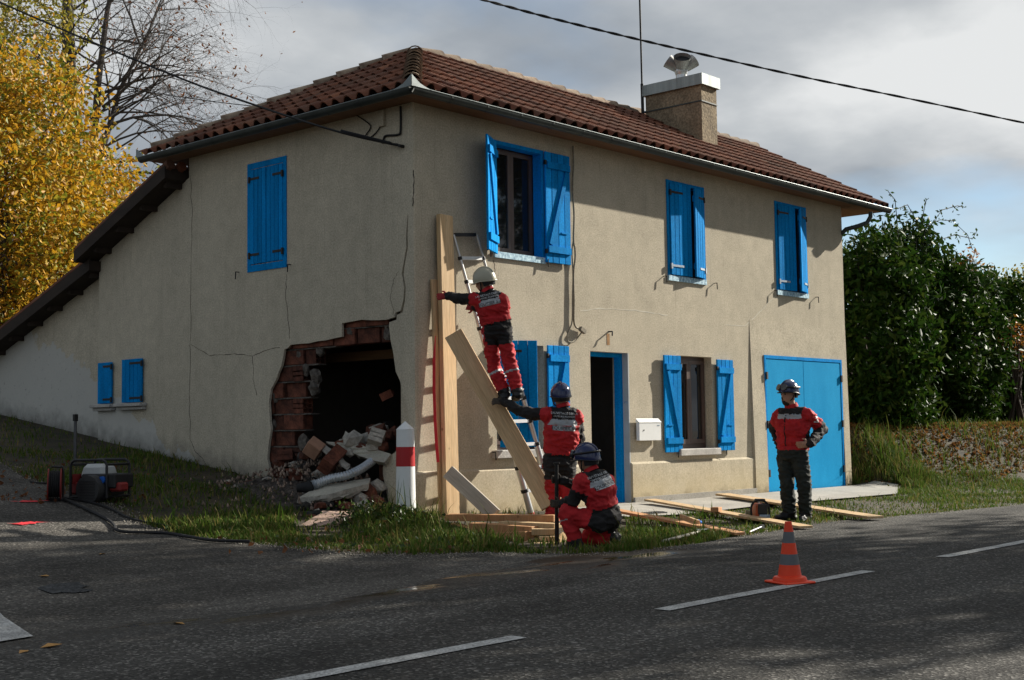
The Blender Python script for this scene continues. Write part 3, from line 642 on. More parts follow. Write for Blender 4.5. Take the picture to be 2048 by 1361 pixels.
# garage door
f = MB(); x0, x1, z0, z1 = GD; y = -0.012
f.bx((x0, y-.02, z0), (x0+0.05, 0.06, z1)); f.bx((x1-0.05, y-.02, z0), (x1, 0.06, z1)); f.bx((x0+0.05, y-.02, z1-0.055), (x1-0.05, 0.06, z1)); gf = f.build('garage_door', mBLUE, house)
xm = Fr(1606.6, 830).x
for a, b in ((x0+0.054, xm-0.004), (xm+0.004, x1-0.054)):
    MB().bx((a, y-0.012, z0+0.012), (b, 0.03, z1-0.06)).build('leaf', mDOOR, gf, bevel=0.004)
w = MB(); w.bx((x0+0.05, 0.031, z0), (x1-0.05, 0.05, z1-0.06)); w.build('backing', mBLACK, gf)
for x in (x0+0.045, x1-0.045):
    for z in (0.25, 1.05, 1.85): MB().bx((x-0.022, y-0.045, z-0.06), (x+0.022, y-0.02, z+0.06)).build('hinge', mIRON, gf)
# ---------------------------------------------------------------- roof
EV = -0.35; YR = 2.45; ZE = 5.05; ZR = 6.60; XG = 11.95; YB = 2*YR-EV; XA = EV + (YR-EV)
hull = [(EV, EV, ZE-0.03), (XG, EV, ZE-0.03), (XG, YB, ZE-0.03), (EV, YB, ZE-0.03), (XA, YR, ZR-0.03), (XG, YR, ZR-0.03)]
m = MB(); m.add(hull, [(0, 1, 5, 4), (3, 0, 4), (2, 3, 4, 5), (1, 2, 5), (3, 2, 1, 0)]); 
mDECK = mat('roof_underlay', (0.045, 0.024, 0.018), 0.95)
roof = m.build('roof', mDECK, house, origin=(0, 0, 0))
w = MB(); e = 0.03
w.bx((EV+e, EV+e, 4.985), (XG-0.02, -0.004, ZE-0.034)); w.bx((EV+e, 0.0, 4.985), (-0.004, YB-e, ZE-0.034)); w.bx((HL+0.004, 0.0, 4.985), (XG-0.02, YB-e, ZE-0.034)); w.build('soffit', mSOFF, house)
# bedding mortar wherever tile edges meet under the caps
prof = [(0, 0.004), (0.035, 0.0), (0.058, 0.022), (0.078, 0.052), (0.108, 0.072), (0.138, 0.072), (0.168, 0.052), (0.188, 0.022), (0.21, 0.0), (0.232, 0.006)]
TW, TE, TL = 0.225, 0.36, 0.43
def tile_mesh():
    k = len(prof); vs = []
    for s, up in ((0, 0.030), (TL, 0.0)):
        vs += [(x, s, h+up) for x, h in prof]
    vs += [(x, 0.002, h+0.030-0.016) for x, h in prof]
    fs = [(i, i+1, k+i+1, k+i) for i in range(k-1)] + [(2*k+i, 2*k+i+1, i+1, i) for i in range(k-1)]
    return vs, fs
tv, tf = tile_mesh()
me_tile = bpy.data.meshes.new('tile'); me_tile.from_pydata(tv, [], tf); me_tile.materials.append(mTILE); me_tile.polygons.foreach_set('use_smooth', [True]*len(me_tile.polygons)); me_tile.set_sharp_from_angle(angle=R_(50)); me_tile.update()
def plane_tiles(O, Xd, Ud, Nn, width, length, clip):
    """clip: list of (point, normal) keeping the positive side; returns (matrix, cut?)"""
    out = []
    for r in range(int(length/TE)+1):
        for c in range(int(width/TW)+2):
            p = Vector(O)+Vector(Xd)*(c*TW+random.uniform(-.004, .004))+Vector(Ud)*(r*TE-0.03+random.uniform(-.006, .006))
            M = frame(p, Xd, Ud, Nn) @ Matrix.Rotation(random.uniform(-.012, .012), 4, 'Z') @ Matrix.Rotation(random.uniform(-.01, .01), 4, 'Y')
            cs = [M @ Vector((x, y, 0)) for x in (0, 0.23) for y in (0, TL)]
            st = 1
            for pt, no in clip:
                ds = [(q-Vector(pt)).dot(Vector(no)) for q in cs]
                if max(ds) < 0.01: st = 0; break
                if min(ds) < 0: st = 2
            if st: out.append((M, st == 2))
    return out
sl = math.atan2(ZR-ZE, YR-EV); cs_, sn_ = math.cos(sl), math.sin(sl); SLN = (YR-EV)/cs_
hipn = Vector((1, -1, 0)).normalized()
A = Vector((EV, EV, ZE)); Dd = Vector((EV, YB, ZE))
allt = []
nfront = int((XG-EV)/TW)+1
O1 = Vector((XG-nfront*TW, EV, ZE))
allt += [('f', a) for a in plane_tiles(O1, (1, 0, 0), (0, cs_, sn_), (0, -sn_, cs_), nfront*TW-0.3, SLN-0.05, [(A, hipn), ((0, YR-0.02, 0), (0, -1, 0))])]
nhip = int((YB-EV)/TW)+1
allt += [('h', a) for a in plane_tiles(Vector((EV, YB+0.1, ZE)), (0, -1, 0), (cs_, 0, sn_), (-sn_, 0, cs_), nhip*TW-0.2, SLN-0.05, [(A, -hipn), (Dd, Vector((-1, -1, 0)).normalized())])]
def vis(M):
    p = M @ Vector((0.11, 0.2, 0.03)); n = (M.to_3x3() @ Vector((0, 0, 1))).normalized(); d = CAM-p
    return max(0.0, d.normalized().dot(n)+0.25)/d.length_squared
allt.sort(key=lambda a: -vis(a[1][0]))
SV, SF = [], []
for i, (kind_, (M, cut)) in enumerate(allt):
    if i < 300 and not cut: inst('tile', me_tile, M, roof); continue
    bm = bmesh.new(); vs = [bm.verts.new(M @ Vector(v)) for v in tv]
    for f_ in tf: bm.faces.new([vs[k] for k in f_])
    if cut:
        cl = [(A, hipn), ((0, YR-0.02, 0), (0, -1, 0))] if kind_ == 'f' else [(A, -hipn), (Dd, Vector((-1, -1, 0)).normalized())]
        for pt, no in cl: bmesh.ops.bisect_plane(bm, geom=bm.verts[:]+bm.edges[:]+bm.faces[:], plane_co=Vector(pt), plane_no=Vector(no), clear_inner=True)
    if i < 300 and len(bm.faces):
        me = bpy.data.meshes.new('tile'); bm.to_mesh(me); me.materials.append(mTILE); link('tile', me, roof)
    else:
        b0 = len(SV); bm.verts.index_update(); SV += [v.co.copy() for v in bm.verts]; SF += [tuple(b0+v.index for v in f_.verts) for f_ in bm.faces]
    bm.free()
m = MB(); m.add(SV, SF)
# the far slope, hidden from the road
o = m.build('tile_field', mTILES, roof, smooth=True); o['kind'] = 'stuff'
def cap_mesh(r0=0.125, r1=0.095, L=0.44, n=9):
    vs = []
    for y, r in ((0, r0), (L, r1)):
        vs += [(r*math.cos(math.pi*i/(n-1)), y, r*math.sin(math.pi*i/(n-1))*0.95) for i in range(n)]
    vs += [((r0-0.02)*math.cos(math.pi*i/(n-1)), 0.003, (r0-0.02)*math.sin(math.pi*i/(n-1))*0.95) for i in range(n)]
    fs = [(i, i+1, n+i+1, n+i) for i in range(n-1)]+[(2*n+i, 2*n+i+1, i+1, i) for i in range(n-1)]
    me = bpy.data.meshes.new('ridge_tile'); me.from_pydata(vs, [], fs); me.materials.append(mRIDGE); me.polygons.foreach_set('use_smooth', [True]*len(fs)); me.set_sharp_from_angle(angle=R_(50)); return me
me_cap = cap_mesh()
def caps(p, q, dz=0.0):
    p, q = Vector(p), Vector(q); d = (q-p); L = d.length; d.normalize(); x = d.cross(Vector((0, 0, 1))).normalized(); z = x.cross(d)
    for i in range(int(L/0.36)):
        M = frame(p+d*(i*0.36)+z*(dz+random.uniform(-.008, .008)), x, d, z) @ Matrix.Rotation(R_(2.2), 4, 'X').inverted() @ Matrix.Rotation(random.uniform(-.03, .03), 4, 'Z')
        inst('ridge_tile', me_cap, M, roof)
caps((EV+0.10, EV+0.10, ZE+0.09), (XA, YR, ZR+0.03)); caps((EV+0.10, YB-0.10, ZE+0.09), (XA, YR, ZR+0.03)); caps((XG, YR, ZR+0.02), (XA-0.1, YR, ZR+0.02))
# verge at the right hand gable
v = MB()
for i in range(9):
    p = Vector((XG-0.02, EV, ZE+0.03))+Vector((0, cs_, sn_))*(i*0.36); v.bar(p+Vector((0, 0, 0.03)), p+Vector((0, cs_, sn_))*0.42, 0.10, 0.05)
v.build('verge_tiles', mTILES, roof)
MB().extr([(XG-0.03, EV+.02, ZE-0.05), (XG-0.03, YR, ZR-0.08), (XG-0.03, YR, ZR-0.22), (XG-0.03, EV+.25, ZE-0.05)], (0.03, 0, 0)).build('barge_board', mSOFF, roof)
# gutters: half round, open at the top
def gutter(p, q, out):
    p, q, out = Vector(p), Vector(q), Vector(out); mb = MB(); n = 9; r = 0.066
    for rr, flip in ((r, 0), (r-0.006, 1)):
        a = [out*(math.cos(math.pi*i/(n-1))*rr) - Vector((0, 0, 1))*(math.sin(math.pi*i/(n-1))*rr*1.15) for i in range(n)]
        mb.add([p+v for v in a]+[q+v for v in a], [(i, i+1, n+i+1, n+i) for i in range(n-1)])
    mb.tube([p+out*r, q+out*r], 0.006, 6, mi=1); mb.add([p+out*r, p-out*r, p-Vector((0, 0, r))], [(0, 1, 2)]); mb.add([q+out*r, q-out*r, q-Vector((0, 0, r))], [(0, 1, 2)])  # rim bead in paler zinc paints the thin highlight along the lip
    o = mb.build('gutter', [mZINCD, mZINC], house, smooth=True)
    L = (q-p).length; k = int(L/0.62)
    for i in range(1, k+1):
        c = p+(q-p)*(i/(k+0.5)); j = MB(); d = (q-p).normalized()
        a = [out*(math.cos(math.pi*t/8)*(r+0.004)) - Vector((0, 0, 1))*(math.sin(math.pi*t/8)*(r+0.004)*1.15) for t in range(9)]
        j.add([c-d*0.012+v for v in a]+[c+d*0.012+v for v in a], [(t, t+1, 9+t+1, 9+t) for t in range(8)]); j.build('gutter_bracket', mZINCD, o)
    return o
GZ = ZE-0.02
gutter((EV-0.03, EV-0.02, GZ), (XG+0.03, EV-0.02, GZ), (0, -1, 0)); gutter((EV-0.02, YB+0.03, GZ), (EV-0.02, EV-0.03, GZ), (-1, 0, 0))
# zinc corner piece at the foot of the hip
c0 = Vector((EV-0.085, EV-0.085, GZ)); k = MB()
for dx, dy in ((1, 0), (0, 1)):
    d = Vector((dx, dy, 0)); k.extr([c0, c0+d*0.34, c0+d*0.24+Vector((0, 0, 0.02)), c0+d*0.14+Vector((0, 0, 0.05)), c0+d*0.06+Vector((0, 0, 0.10)), c0+Vector((0, 0, 0.14))], Vector((dy, dx, 0))*0.004)
k.build('gutter_corner', mZINC, house)
c1 = Vector((EV-0.085, YB+0.06, GZ)); MB().extr([c1, c1-Vector((0, .2, 0)), c1-Vector((0, .03, -.12)), c1+Vector((0, 0, .12))], (0.004, 0, 0)).build('gutter_corner', mZINC, house)
pa = [Fr(1741, 424, -0.37), Fr(1741, 434, -0.36), Fr(1734, 446, -0.32), Fr(1715, 453, -0.22), Fr(1692, 459, -0.09)]
pa += [pa[-1]+Vector((0.02, 0.12, -0.08)), Vector((HL+0.05, 0.16, 4.2)), Vector((HL+0.05, 0.16, 0.0))]
MB().tube(pa, 0.04, 10).build('downpipe', mZINCD, house, smooth=True)
# ---- lean-to wings behind -------------------------------------
def wing(y0, y1, x, zt0, zt1, ztop0, ztop1, ov, yo):
    sl_ = (zt1-zt0)/(y1-y0)
    r = MB(); y1o = y1+yo; z1o = ztop0+(ztop1-ztop0)/(y1-y0)*(y1o-y0)
    th = 0.15
    r.extr([(x-ov, y0, ztop0), (x-ov, y1o, z1o), (x-ov, y1o, z1o-th), (x-ov, y0, ztop0-th)], (7.5, 0, 0)); o = r.build('lean_to_roof', mDKWOOD, house)
    fb = MB(); fb.extr([(x-ov-0.025, y0, ztop0+0.03), (x-ov-0.025, y1o+.02, z1o+0.03), (x-ov-0.025, y1o+.02, z1o-th), (x-ov-0.025, y0, ztop0-th)], (0.024, 0, 0)); fb.build('barge_board', mDKWOOD, o)
    n = int((y1o-y0)/0.62)
    for i in range(n+1):
        y = y0+0.12+i*0.62; z = ztop0+(ztop1-ztop0)/(y1-y0)*(y-y0)-th
        MB().bx((x-ov+0.06, y-0.035, z-0.06), (x+0.3, y+0.035, z+0.02)).build('rafter_end', mDKWOOD, o)
    nt_ = int((y1o-y0)/0.3); tv_ = MB()
    for i in range(nt_):
        ya = y1o-i*0.3; za = ztop0+(ztop1-ztop0)/(y1-y0)*(ya-y0)
        for c in range(3): tv_.tube([(x-ov+0.05+c*0.2, ya, za+0.045), (x-ov+0.05+c*0.2, ya-0.36, za+0.045+0.36*(-sl_))], 0.075, 7)
    tv_.build('tile_field', mTILES, o, smooth=True)['kind'] = 'stuff'
p0, p1 = Le(342.8, 325.9, -0.33), Le(164.9, 493.5, -0.33)
wing(4.7, 7.0, 0.0, 4.7, 3.8, lerp(p0.z, p1.z, (4.7-p0.y)/(p1.y-p0.y)), lerp(p0.z, p1.z, (7.0-p0.y)/(p1.y-p0.y)), 0.33, 0.12)
q0, q1 = Le(183, 519.8, -0.18), Le(0, 666, -0.18); sg = (q1.z-q0.z)/(q1.y-q0.y)
wing(6.95, 15.0, 0.12, 3.7, 3.7+sg*8, q0.z+sg*(6.95-q0.y), q0.z+sg*(15-q0.y), 0.30, 0.3)
w = MB(); w.extr([(0.12, 6.9, 0.2), (0.12, 15, 1.0), (0.12, 15, 3.62+sg*7.9), (0.12, 6.9, 3.62)], (0.25, 0, 0)); w.build('wall', mWL, house)['label'] = 'low wall of the rear lean-to'
w = MB(); w.bx((0.036, 6.72, 0), (7, 6.99, 3.75)); w.bx((7.2, 4.9, -0.3), (7.4, 15, 1.2)); w.bx((0.2, 14.8, 0.5), (7.3, 15, 1.6)); w.build('wall', mWB, house)
# ---- chimney ---------------------------------------------------
mCHIM = mat('rough_chimney_render', (0.25, 0.195, 0.125), 0.95, 0.35, 2.5, 1.0, 24, fine=0.3)
cx0, cx1, cy0, cy1, cz = 7.83, 8.30, 0.99, 2.16, 6.87
ch = MB().bx((cx0, cy0, 5.3), (cx1, cy1, cz-0.002)).build('chimney', mCHIM, house)
MB().bx((cx0-0.012, cy0-0.012, 6.58), (cx1+0.012, cy1+0.012, 6.60)).build('chimney_band', mZINCD, ch)
kk = MB(); kk.bx((cx0-0.05, cy0-0.05, cz), (cx1+0.05, cy1+0.05, cz+0.19)); kk.build('chimney_cap', mat('zinc_cap', (0.30, 0.34, 0.33), 0.5, 0.3, 2, metal=0.3, stretch=(4, 4, .3)), ch)
cc = Vector(((cx0+cx1)/2, 1.55, cz+0.19)); q = MB(); q.tube([cc, cc+Vector((0, 0, 0.12))], 0.10, 14); q.lathe(cc+Vector((0, 0, .12)), [(0.10, 0), (0.12, .06), (0.12, .16), (0.06, .24)], 14); q.build('cowl', mALU, ch, smooth=True)
mCOWL = mat('dull_cowl_metal', (0.30, 0.30, 0.29), 0.55, 0.2, 8, metal=0.3)
for a in (0, 90, 180, 270):
    d = ang(a-50); z = Vector((0, 0, 1)); pb = cc+Vector((0, 0, 0.2)); ax = (d*0.8+z*0.62).normalized(); xx = ax.cross(z).normalized(); yy = xx.cross(ax)
    mb = MB(); n = 14; rings = [(0.0, 0.07, 0.07), (0.18, 0.13, 0.10), (0.30, 0.155, 0.12)]
    vs = [pb+ax*h+xx*(ra*math.cos(t*2*math.pi/n))+yy*(rb*math.sin(t*2*math.pi/n)) for h, ra, rb in rings for t in range(n)]
    mb.add(vs, [(i*n+t, i*n+(t+1) % n, (i+1)*n+(t+1) % n, (i+1)*n+t) for i in range(2) for t in range(n)]); b0 = len(mb.v)
    mb.add([pb+ax*0.24+xx*(0.13*math.cos(t*2*math.pi/n))+yy*(0.095*math.sin(t*2*math.pi/n)) for t in range(n)], [tuple(range(n))], 1)
    mb.build('cowl_horn', [mCOWL, mBLACK], ch, smooth=True)
bpy.context.view_layer.update()
# ---- aerial mast ----------------------------------------------
ap = Vector((cx0-0.02, cy1-0.05+0.1, 6.35)); am = thing('antenna_mast', 'thin dark aerial mast clamped to the left end of the chimney', 'mast', ap)
MB().tube([ap, ap+Vector((-0.01, 0, 0.75))], 0.028, 8).build('mast_foot', mIRON, am); MB().tube([ap+Vector((-.01, 0, 0.75)), ap+Vector((-0.04, 0, 4.2))], 0.017, 8).build('mast_tube', mIRON, am)
for z in (0.25, 0.6): MB().bar(ap+Vector((0, 0, z)), ap+Vector((0.12, -0.05, z)), 0.05, 0.03).build('clamp', mGALV, am)
MB().tube([ap+Vector((.02, -.03, 0)), ap+Vector((.05, -.1, -.05)), ap+Vector((.02, -.2, -.02)), ap+Vector((.04, -.28, .08))], 0.008, 6).build('cable', mGALV, am)
# ---------------------------------------------------------------- vegetation
def rot_frames(n, up_bias=0.0):
    d = rng.normal(size=(n, 3)); d[:, 2] += up_bias; d /= np.linalg.norm(d, axis=1)[:, None]
    e = rng.normal(size=(n, 3)); e -= d*(np.sum(d*e, 1)[:, None]); e /= np.linalg.norm(e, axis=1)[:, None]
    return d, e, np.cross(d, e)
def leaves(P, L, Wd, up_bias=0.0, fold=0.25):
    """P: centres. Each leaf is a folded rhombus (4 points, two faces)."""
    n = len(P); d, e, f = rot_frames(n, up_bias); s = rng.uniform(0.65, 1.3, (n, 1)); l = L*s; w = Wd*s
    a = P - d*l*0.5; b = P + e*w*0.5 + f*w*fold - d*l*0.05; c = P + d*l*0.5; g_ = P - e*w*0.5 + f*w*fold - d*l*0.05
    return np.stack([a, b, c, g_], 1)
LEAFF = [(0, 1, 2), (0, 2, 3)]
def crown_points(c, r, nclump, nleaf, spread, shell=0.55, zmin=-1.0, squash=1.0):
    u = rng.normal(size=(nclump, 3)); u /= np.linalg.norm(u, axis=1)[:, None]
    rad = shell + (1-shell)*rng.random((nclump, 1))**0.7
    lump = 1+0.16*np.sin(u[:, :1]*5+1.3)*np.cos(u[:, 1:2]*4.1+u[:, 2:3]*3)
    cl = u*rad*lump; cl = cl[cl[:, 2] > zmin]
    cl = cl*np.array(r)+np.array(c)
    k = rng.integers(0, len(cl), nleaf)
    return cl[k] + rng.normal(size=(nleaf, 3))*spread*np.array([1, 1, squash]), cl
mBARK = mat('bark', (0.075, 0.058, 0.045), 0.95, 0.35, 4, 0.6, 25, stretch=(1, 1, .3))
mBARKG = mat('grey_twigs', (0.085, 0.075, 0.07), 0.95, 0.3, 4)
mYEL = leafmat('autumn_leaf', [(0.30, 0.13, 0.010), (0.52, 0.27, 0.016), (0.60, 0.34, 0.025), (0.44, 0.26, 0.022), (0.24, 0.24, 0.025), (0.13, 0.17, 0.018), (0.56, 0.31, 0.02), (0.20, 0.22, 0.02)], 0.55, 0.3)
mYELG = leafmat('autumn_leaf_greenish', [(0.20, 0.19, 0.02), (0.30, 0.24, 0.03), (0.12, 0.15, 0.02), (0.36, 0.25, 0.03)], 0.55, 0.3)
mDRY = leafmat('dry_leaf', [(0.20, 0.085, 0.035), (0.13, 0.05, 0.025), (0.26, 0.12, 0.05)], 0.7, 0.2)
mLAUR = leafmat('laurel_leaf', [(0.011, 0.034, 0.004), (0.023, 0.062, 0.007), (0.042, 0.086, 0.010), (0.016, 0.045, 0.006), (0.065, 0.095, 0.014), (0.020, 0.052, 0.006)], 0.55, 0.10, 0.2)
mGREENT = leafmat('green_leaf', [(0.03, 0.06, 0.012), (0.06, 0.09, 0.02), (0.04, 0.07, 0.012)], 0.5, 0.35)
mORL = leafmat('orange_creeper_leaf', [(0.26, 0.07, 0.012), (0.32, 0.13, 0.02), (0.12, 0.11, 0.015)], 0.5, 0.35)
def grow(mb, p, d, L, r, lev, tips, droop=0.05, kids=(3, 5), wob=0.22, seg=5, stop=0):
    pts = [p.copy()]; rr = [r]; d = d.normalized(); q = p.copy(); spots = []
    for i in range(seg):
        d = (d + Vector((random.gauss(0, wob), random.gauss(0, wob), random.gauss(0, wob)*0.7 - droop))*0.5).normalized()
        q = q + d*(L/seg); pts.append(q.copy()); rr.append(r*(1-0.62*(i+1)/seg)); spots.append((q.copy(), d.copy(), rr[-1]))
    mb.tube(pts, r, 6 if lev > 2 else 4 if lev > 0 else 3, cap=False, rr=rr)
    if lev <= stop: tips += [s[0] for s in spots[1:]]; return
    for k in range(random.randint(*kids)):
        s = random.choice(spots[1:]) if k else spots[-1]
        a = s[1].orthogonal().normalized(); a.rotate(Matrix.Rotation(random.uniform(0, 6.28), 3, s[1])) 
        dd = (s[1]*random.uniform(0.5, 1.0) + a*random.uniform(0.5, 0.95)).normalized()
        grow(mb, s[0], dd, L*random.uniform(0.5, 0.78), s[2]*0.72, lev-1, tips, droop, kids, wob, seg, stop)
def leaf_tree(name, label, cat, c, r, nclump, nleaf, L, Wd, m, base, tr, spread=0.28, shell=0.5, group=None, zmin=-0.9, limbs=7):
    c, base = Vector(c), Vector(base); t = thing(name, label, cat, base, group)
    P, cl = crown_points(c, r, nclump, nleaf, spread, shell, zmin)
    soup('crown', leaves(P, L, Wd), 4, LEAFF, m, t, origin=base)
    mb = MB(); mb.tube([base, lerp(base, c, 0.5)+Vector((.1, .05, 0)), c, c+Vector((0, 0, r[2]*0.7))], tr, 8, rr=[tr*1.25, tr*0.9, tr*0.6, tr*0.15])
    for k in range(limbs*5):
        e = Vector(cl[rng.integers(0, len(cl))]); s = lerp(base, c, random.uniform(0.45, 1.05)); md = lerp(s, e, 0.55)+Vector((0, 0, -0.12*(e-s).length*0.3))
        mb.tube([s, md, e], tr*0.3, 5, cap=False, rr=[tr*0.34, tr*0.18, tr*0.04])
    mb.build('trunk', mBARK, t, origin=base); return t
def groundp(p, D, dz=-0.1):
    q = at(p[0], p[1], D); return Vector((q.x, q.y, T(q.x, q.y)+dz))
c = at(-15, 420, 33); leaf_tree('autumn_tree', 'golden yellow autumn tree behind the low lean-to roof', 'tree', c, (3.4, 3.4, 4.3), 330, 36000, 0.16, 0.085, mYEL, groundp((-15, 420), 33), 0.22, 0.34, 0.45)
c = at(130, 530, 36); leaf_tree('autumn_tree', 'lower spreading yellow tree reaching right behind the lean-to roof', 'tree', c, (2.9, 2.6, 3.2), 190, 21000, 0.16, 0.085, mYEL, groundp((120, 560), 36), 0.15, 0.32, 0.45)
c = at(-40, 60, 38); leaf_tree('autumn_tree', 'greener yellowing treetop at the upper left corner', 'tree', c, (2.9, 2.9, 3.0), 110, 7000, 0.15, 0.075, mYELG, groundp((-40, 60), 38), 0.22, 0.36, 0.3)
# bare tree
b0 = groundp((150, 600), 44); bt = thing('bare_tree', 'tall nearly leafless tree with fine drooping twigs behind the house', 'tree', b0)
mb = MB(); tips = []; top = at(132, -260, 44)
tp = [b0, at(152, 420, 44), at(140, 200, 44), at(136, 60, 44), top]; mb.tube(tp, 0.3, 9, rr=[0.34, 0.27, 0.24, 0.21, 0.08])
tp2 = [at(152, 470, 44), at(185, 330, 43.7), at(196, 170, 43.5), at(215, 20, 43.2), at(250, -140, 43)]; mb.tube(tp2, 0.15, 7, rr=[.16, .14, .11, .08, .03])
tp3 = [at(158, 480, 44), at(205, 300, 44.5), at(240, 180, 44.8), at(300, 60, 45)]; mb.tube(tp3, 0.12, 7, rr=[.13, .11, .08, .03])
for stem, cnt in ((tp, 17), (tp2, 16), (tp3, 16)):
    for k in range(cnt):
        u = random.uniform(0.28, 0.98)*(len(stem)-1); i = min(int(u), len(stem)-2); s = lerp(stem[i], stem[i+1], u-i)
        side_ = 1 if random.random() < 0.72 else -1
        d = CR*side_*random.uniform(0.35, 0.9)+Vector((0, 0, random.uniform(0.25, 1.1)))+FW*random.uniform(-0.5, 0.5)
        grow(mb, s, d, random.uniform(2.2, 3.3), 0.042, 3, tips, 0.13, (4, 6), 0.22, 5)
for pxy, e in (((205, 215), (300, 185)), ((196, 190), (330, 170)), ((200, 260), (330, 245)), ((200, 330), (320, 330)), ((190, 360), (290, 370))):
    s = at(*pxy, 43.8); d = at(*e, 43.8)-s; grow(mb, s, d+Vector((0, 0, .6)), 3.4, 0.055, 3, tips, 0.2, (4, 6), 0.2, 6)
mb.build('trunk', mBARKG, bt, origin=b0)
tp_ = np.array([tuple(p) for p in tips]); k = rng.integers(0, len(tp_), 1500)
soup('leaf_cluster', leaves(tp_[k]+rng.normal(size=(1500, 3))*0.05, 0.15, 0.06), 4, LEAFF, mDRY, bt, 'stuff', origin=b0)
# laurel hedge on the bank, and what grows in it
HG = 'evergreen shrubs of the hedge on the bank'
def shrub(label, c, r, nl, m=mLAUR, nc=260, L=0.19, Wd=0.075, name='laurel_shrub', cat='shrub', shell=0.72, spread=0.17, group=HG):
    c = Vector(c); base = Vector((c.x, c.y, T(c.x, c.y)-0.05)); t = thing(name, label, cat, base, group)
    P, cl = crown_points(c, r, nc, nl, spread, shell, -0.95)
    soup('foliage', leaves(P, L, Wd, 0.35), 4, LEAFF, m, t, origin=base)
    mb = MB()
    for k in range(14):
        e = Vector(cl[rng.integers(0, len(cl))]); mb.tube([base+Vector((random.uniform(-.3, .3), random.uniform(-.2, .2), 0)), lerp(base, e, 0.5)+Vector((0, 0, .2)), e], 0.03, 5, cap=False, rr=[.035, .025, .008])
    mb.build('stem', mBARK, t, origin=base); return t
def hp(px, py, y): return onplane(px, py, 1, y)
shrub('tall dark laurel close against the right end of the house', hp(1752, 690, 1.0), (1.15, 1.0, 2.15), 11000)
shrub('tallest rounded laurel behind the end of the gutter', hp(1800, 660, 2.6), (1.75, 1.2, 2.75), 13000)
shrub('middle laurel of the hedge on the bank', hp(1890, 700, 2.0), (1.7, 1.2, 2.3), 14000)
shrub('laurel of the hedge with a rusty creeper at its foot', hp(1990, 720, 2.2), (1.9, 1.3, 2.15), 15000)
shrub('laurel running out at the right edge of view', hp(2110, 735, 2.4), (2.2, 1.4, 2.3), 12000)
shrub('laurel filling the hedge between the tallest and the middle ones', hp(1850, 715, 2.8), (1.8, 1.1, 2.5), 11000)
shrub('laurel filling the hedge beside the rusty creeper', hp(1945, 715, 2.9), (2.0, 1.1, 2.4), 11000)
shrub('low dark laurel in the deep shade beside the wall', hp(1750, 830, 1.3), (1.1, 0.9, 1.0), 7000)
shrub('patch of orange creeper in the hedge foot', hp(2030, 690, 1.1), (0.4, 0.3, 0.75), 260, mORL, 40, 0.13, 0.06, 'creeper', 'creeper', 0.3, 0.14, None)
shrub('small orange tinted shoot high in the hedge', hp(1935, 528, 1.7), (0.35, 0.3, 0.3), 120, mORL, 20, 0.12, 0.05, 'creeper', 'creeper', 0.3, 0.12, None)
c = at(2055, 575, 75); leaf_tree('far_tree', 'small pale tree far off above the hedge at right', 'tree', c, (1.6, 1.6, 1.3), 40, 900, 0.22, 0.12, mYELG, (c.x, c.y, c.z-6), 0.12, 0.3, 0.3)
# arching rose stems above the hedge
rb = hp(1850, 560, 2.0); rs = thing('wild_rose', 'thin arching rose stems with sparse leaves above the hedge', 'shrub', (rb.x, rb.y, T(rb.x, rb.y)))
mb = MB(); rp = []
for path in ([(1840, 560), (1850, 455), (1880, 440), (1905, 442), (1935, 470), (1945, 500)], [(1850, 560), (1862, 450), (1885, 420), (1915, 412), (1930, 415)], [(1835, 560), (1832, 440), (1815, 410), (1795, 418)], [(1870, 560), (1880, 480), (1910, 470), (1945, 478), (1955, 460)], [(1840, 560), (1846, 430), (1853, 398)], [(1800, 500), (1790, 400), (1776, 383)]):
    pts = [hp(*p, 2.0) for p in path]; mb.tube(pts, 0.010, 4, cap=False); 
    for a, b in zip(pts[1:], pts[2:]):
        for k in range(7): rp.append(tuple(lerp(a, b, random.random())+Vector((random.gauss(0, .05), random.gauss(0, .05), random.gauss(0, .06)))))
mb.tube([Vector((rb.x, rb.y, T(rb.x, rb.y))), rb], 0.02, 5); mb.build('stem', mBARKG, rs)
soup('leaf', leaves(np.array(rp), 0.10, 0.05), 4, LEAFF, mGREENT, rs, 'stuff', origin=wpos(rs))
# roadside trees out of frame whose shade lies over the road
SG = 'roadside trees throwing shade on the road'
for (x, y, z, r, nl, lab) in ((13.8, -9.3, 10.3, (3.2, 3.8, 3.5), 11500, 'tall leafy tree overhanging the road beyond the cone'), (7.0, -15.5, 6.0, (2.4, 2.2, 2.8), 3000, 'small roadside tree nearest the junction across the road'), (19.5, -12.4, 8.4, (3.8, 4.0, 4.8), 4200, 'roadside tree opposite the far end of the house'), (27, -14.5, 9.5, (4.5, 4.6, 5.5), 4200, 'largest of the trees across the road'), (2.0, -14.0, 4.6, (2.2, 2.2, 2.6), 2000, 'smaller roadside tree beside the junction')):
    leaf_tree('roadside_tree', lab, 'tree', (x, y, z), r, 80, nl, 0.30, 0.18, mGREENT, (x, y, -0.3), 0.2, 0.5, 0.4, SG)
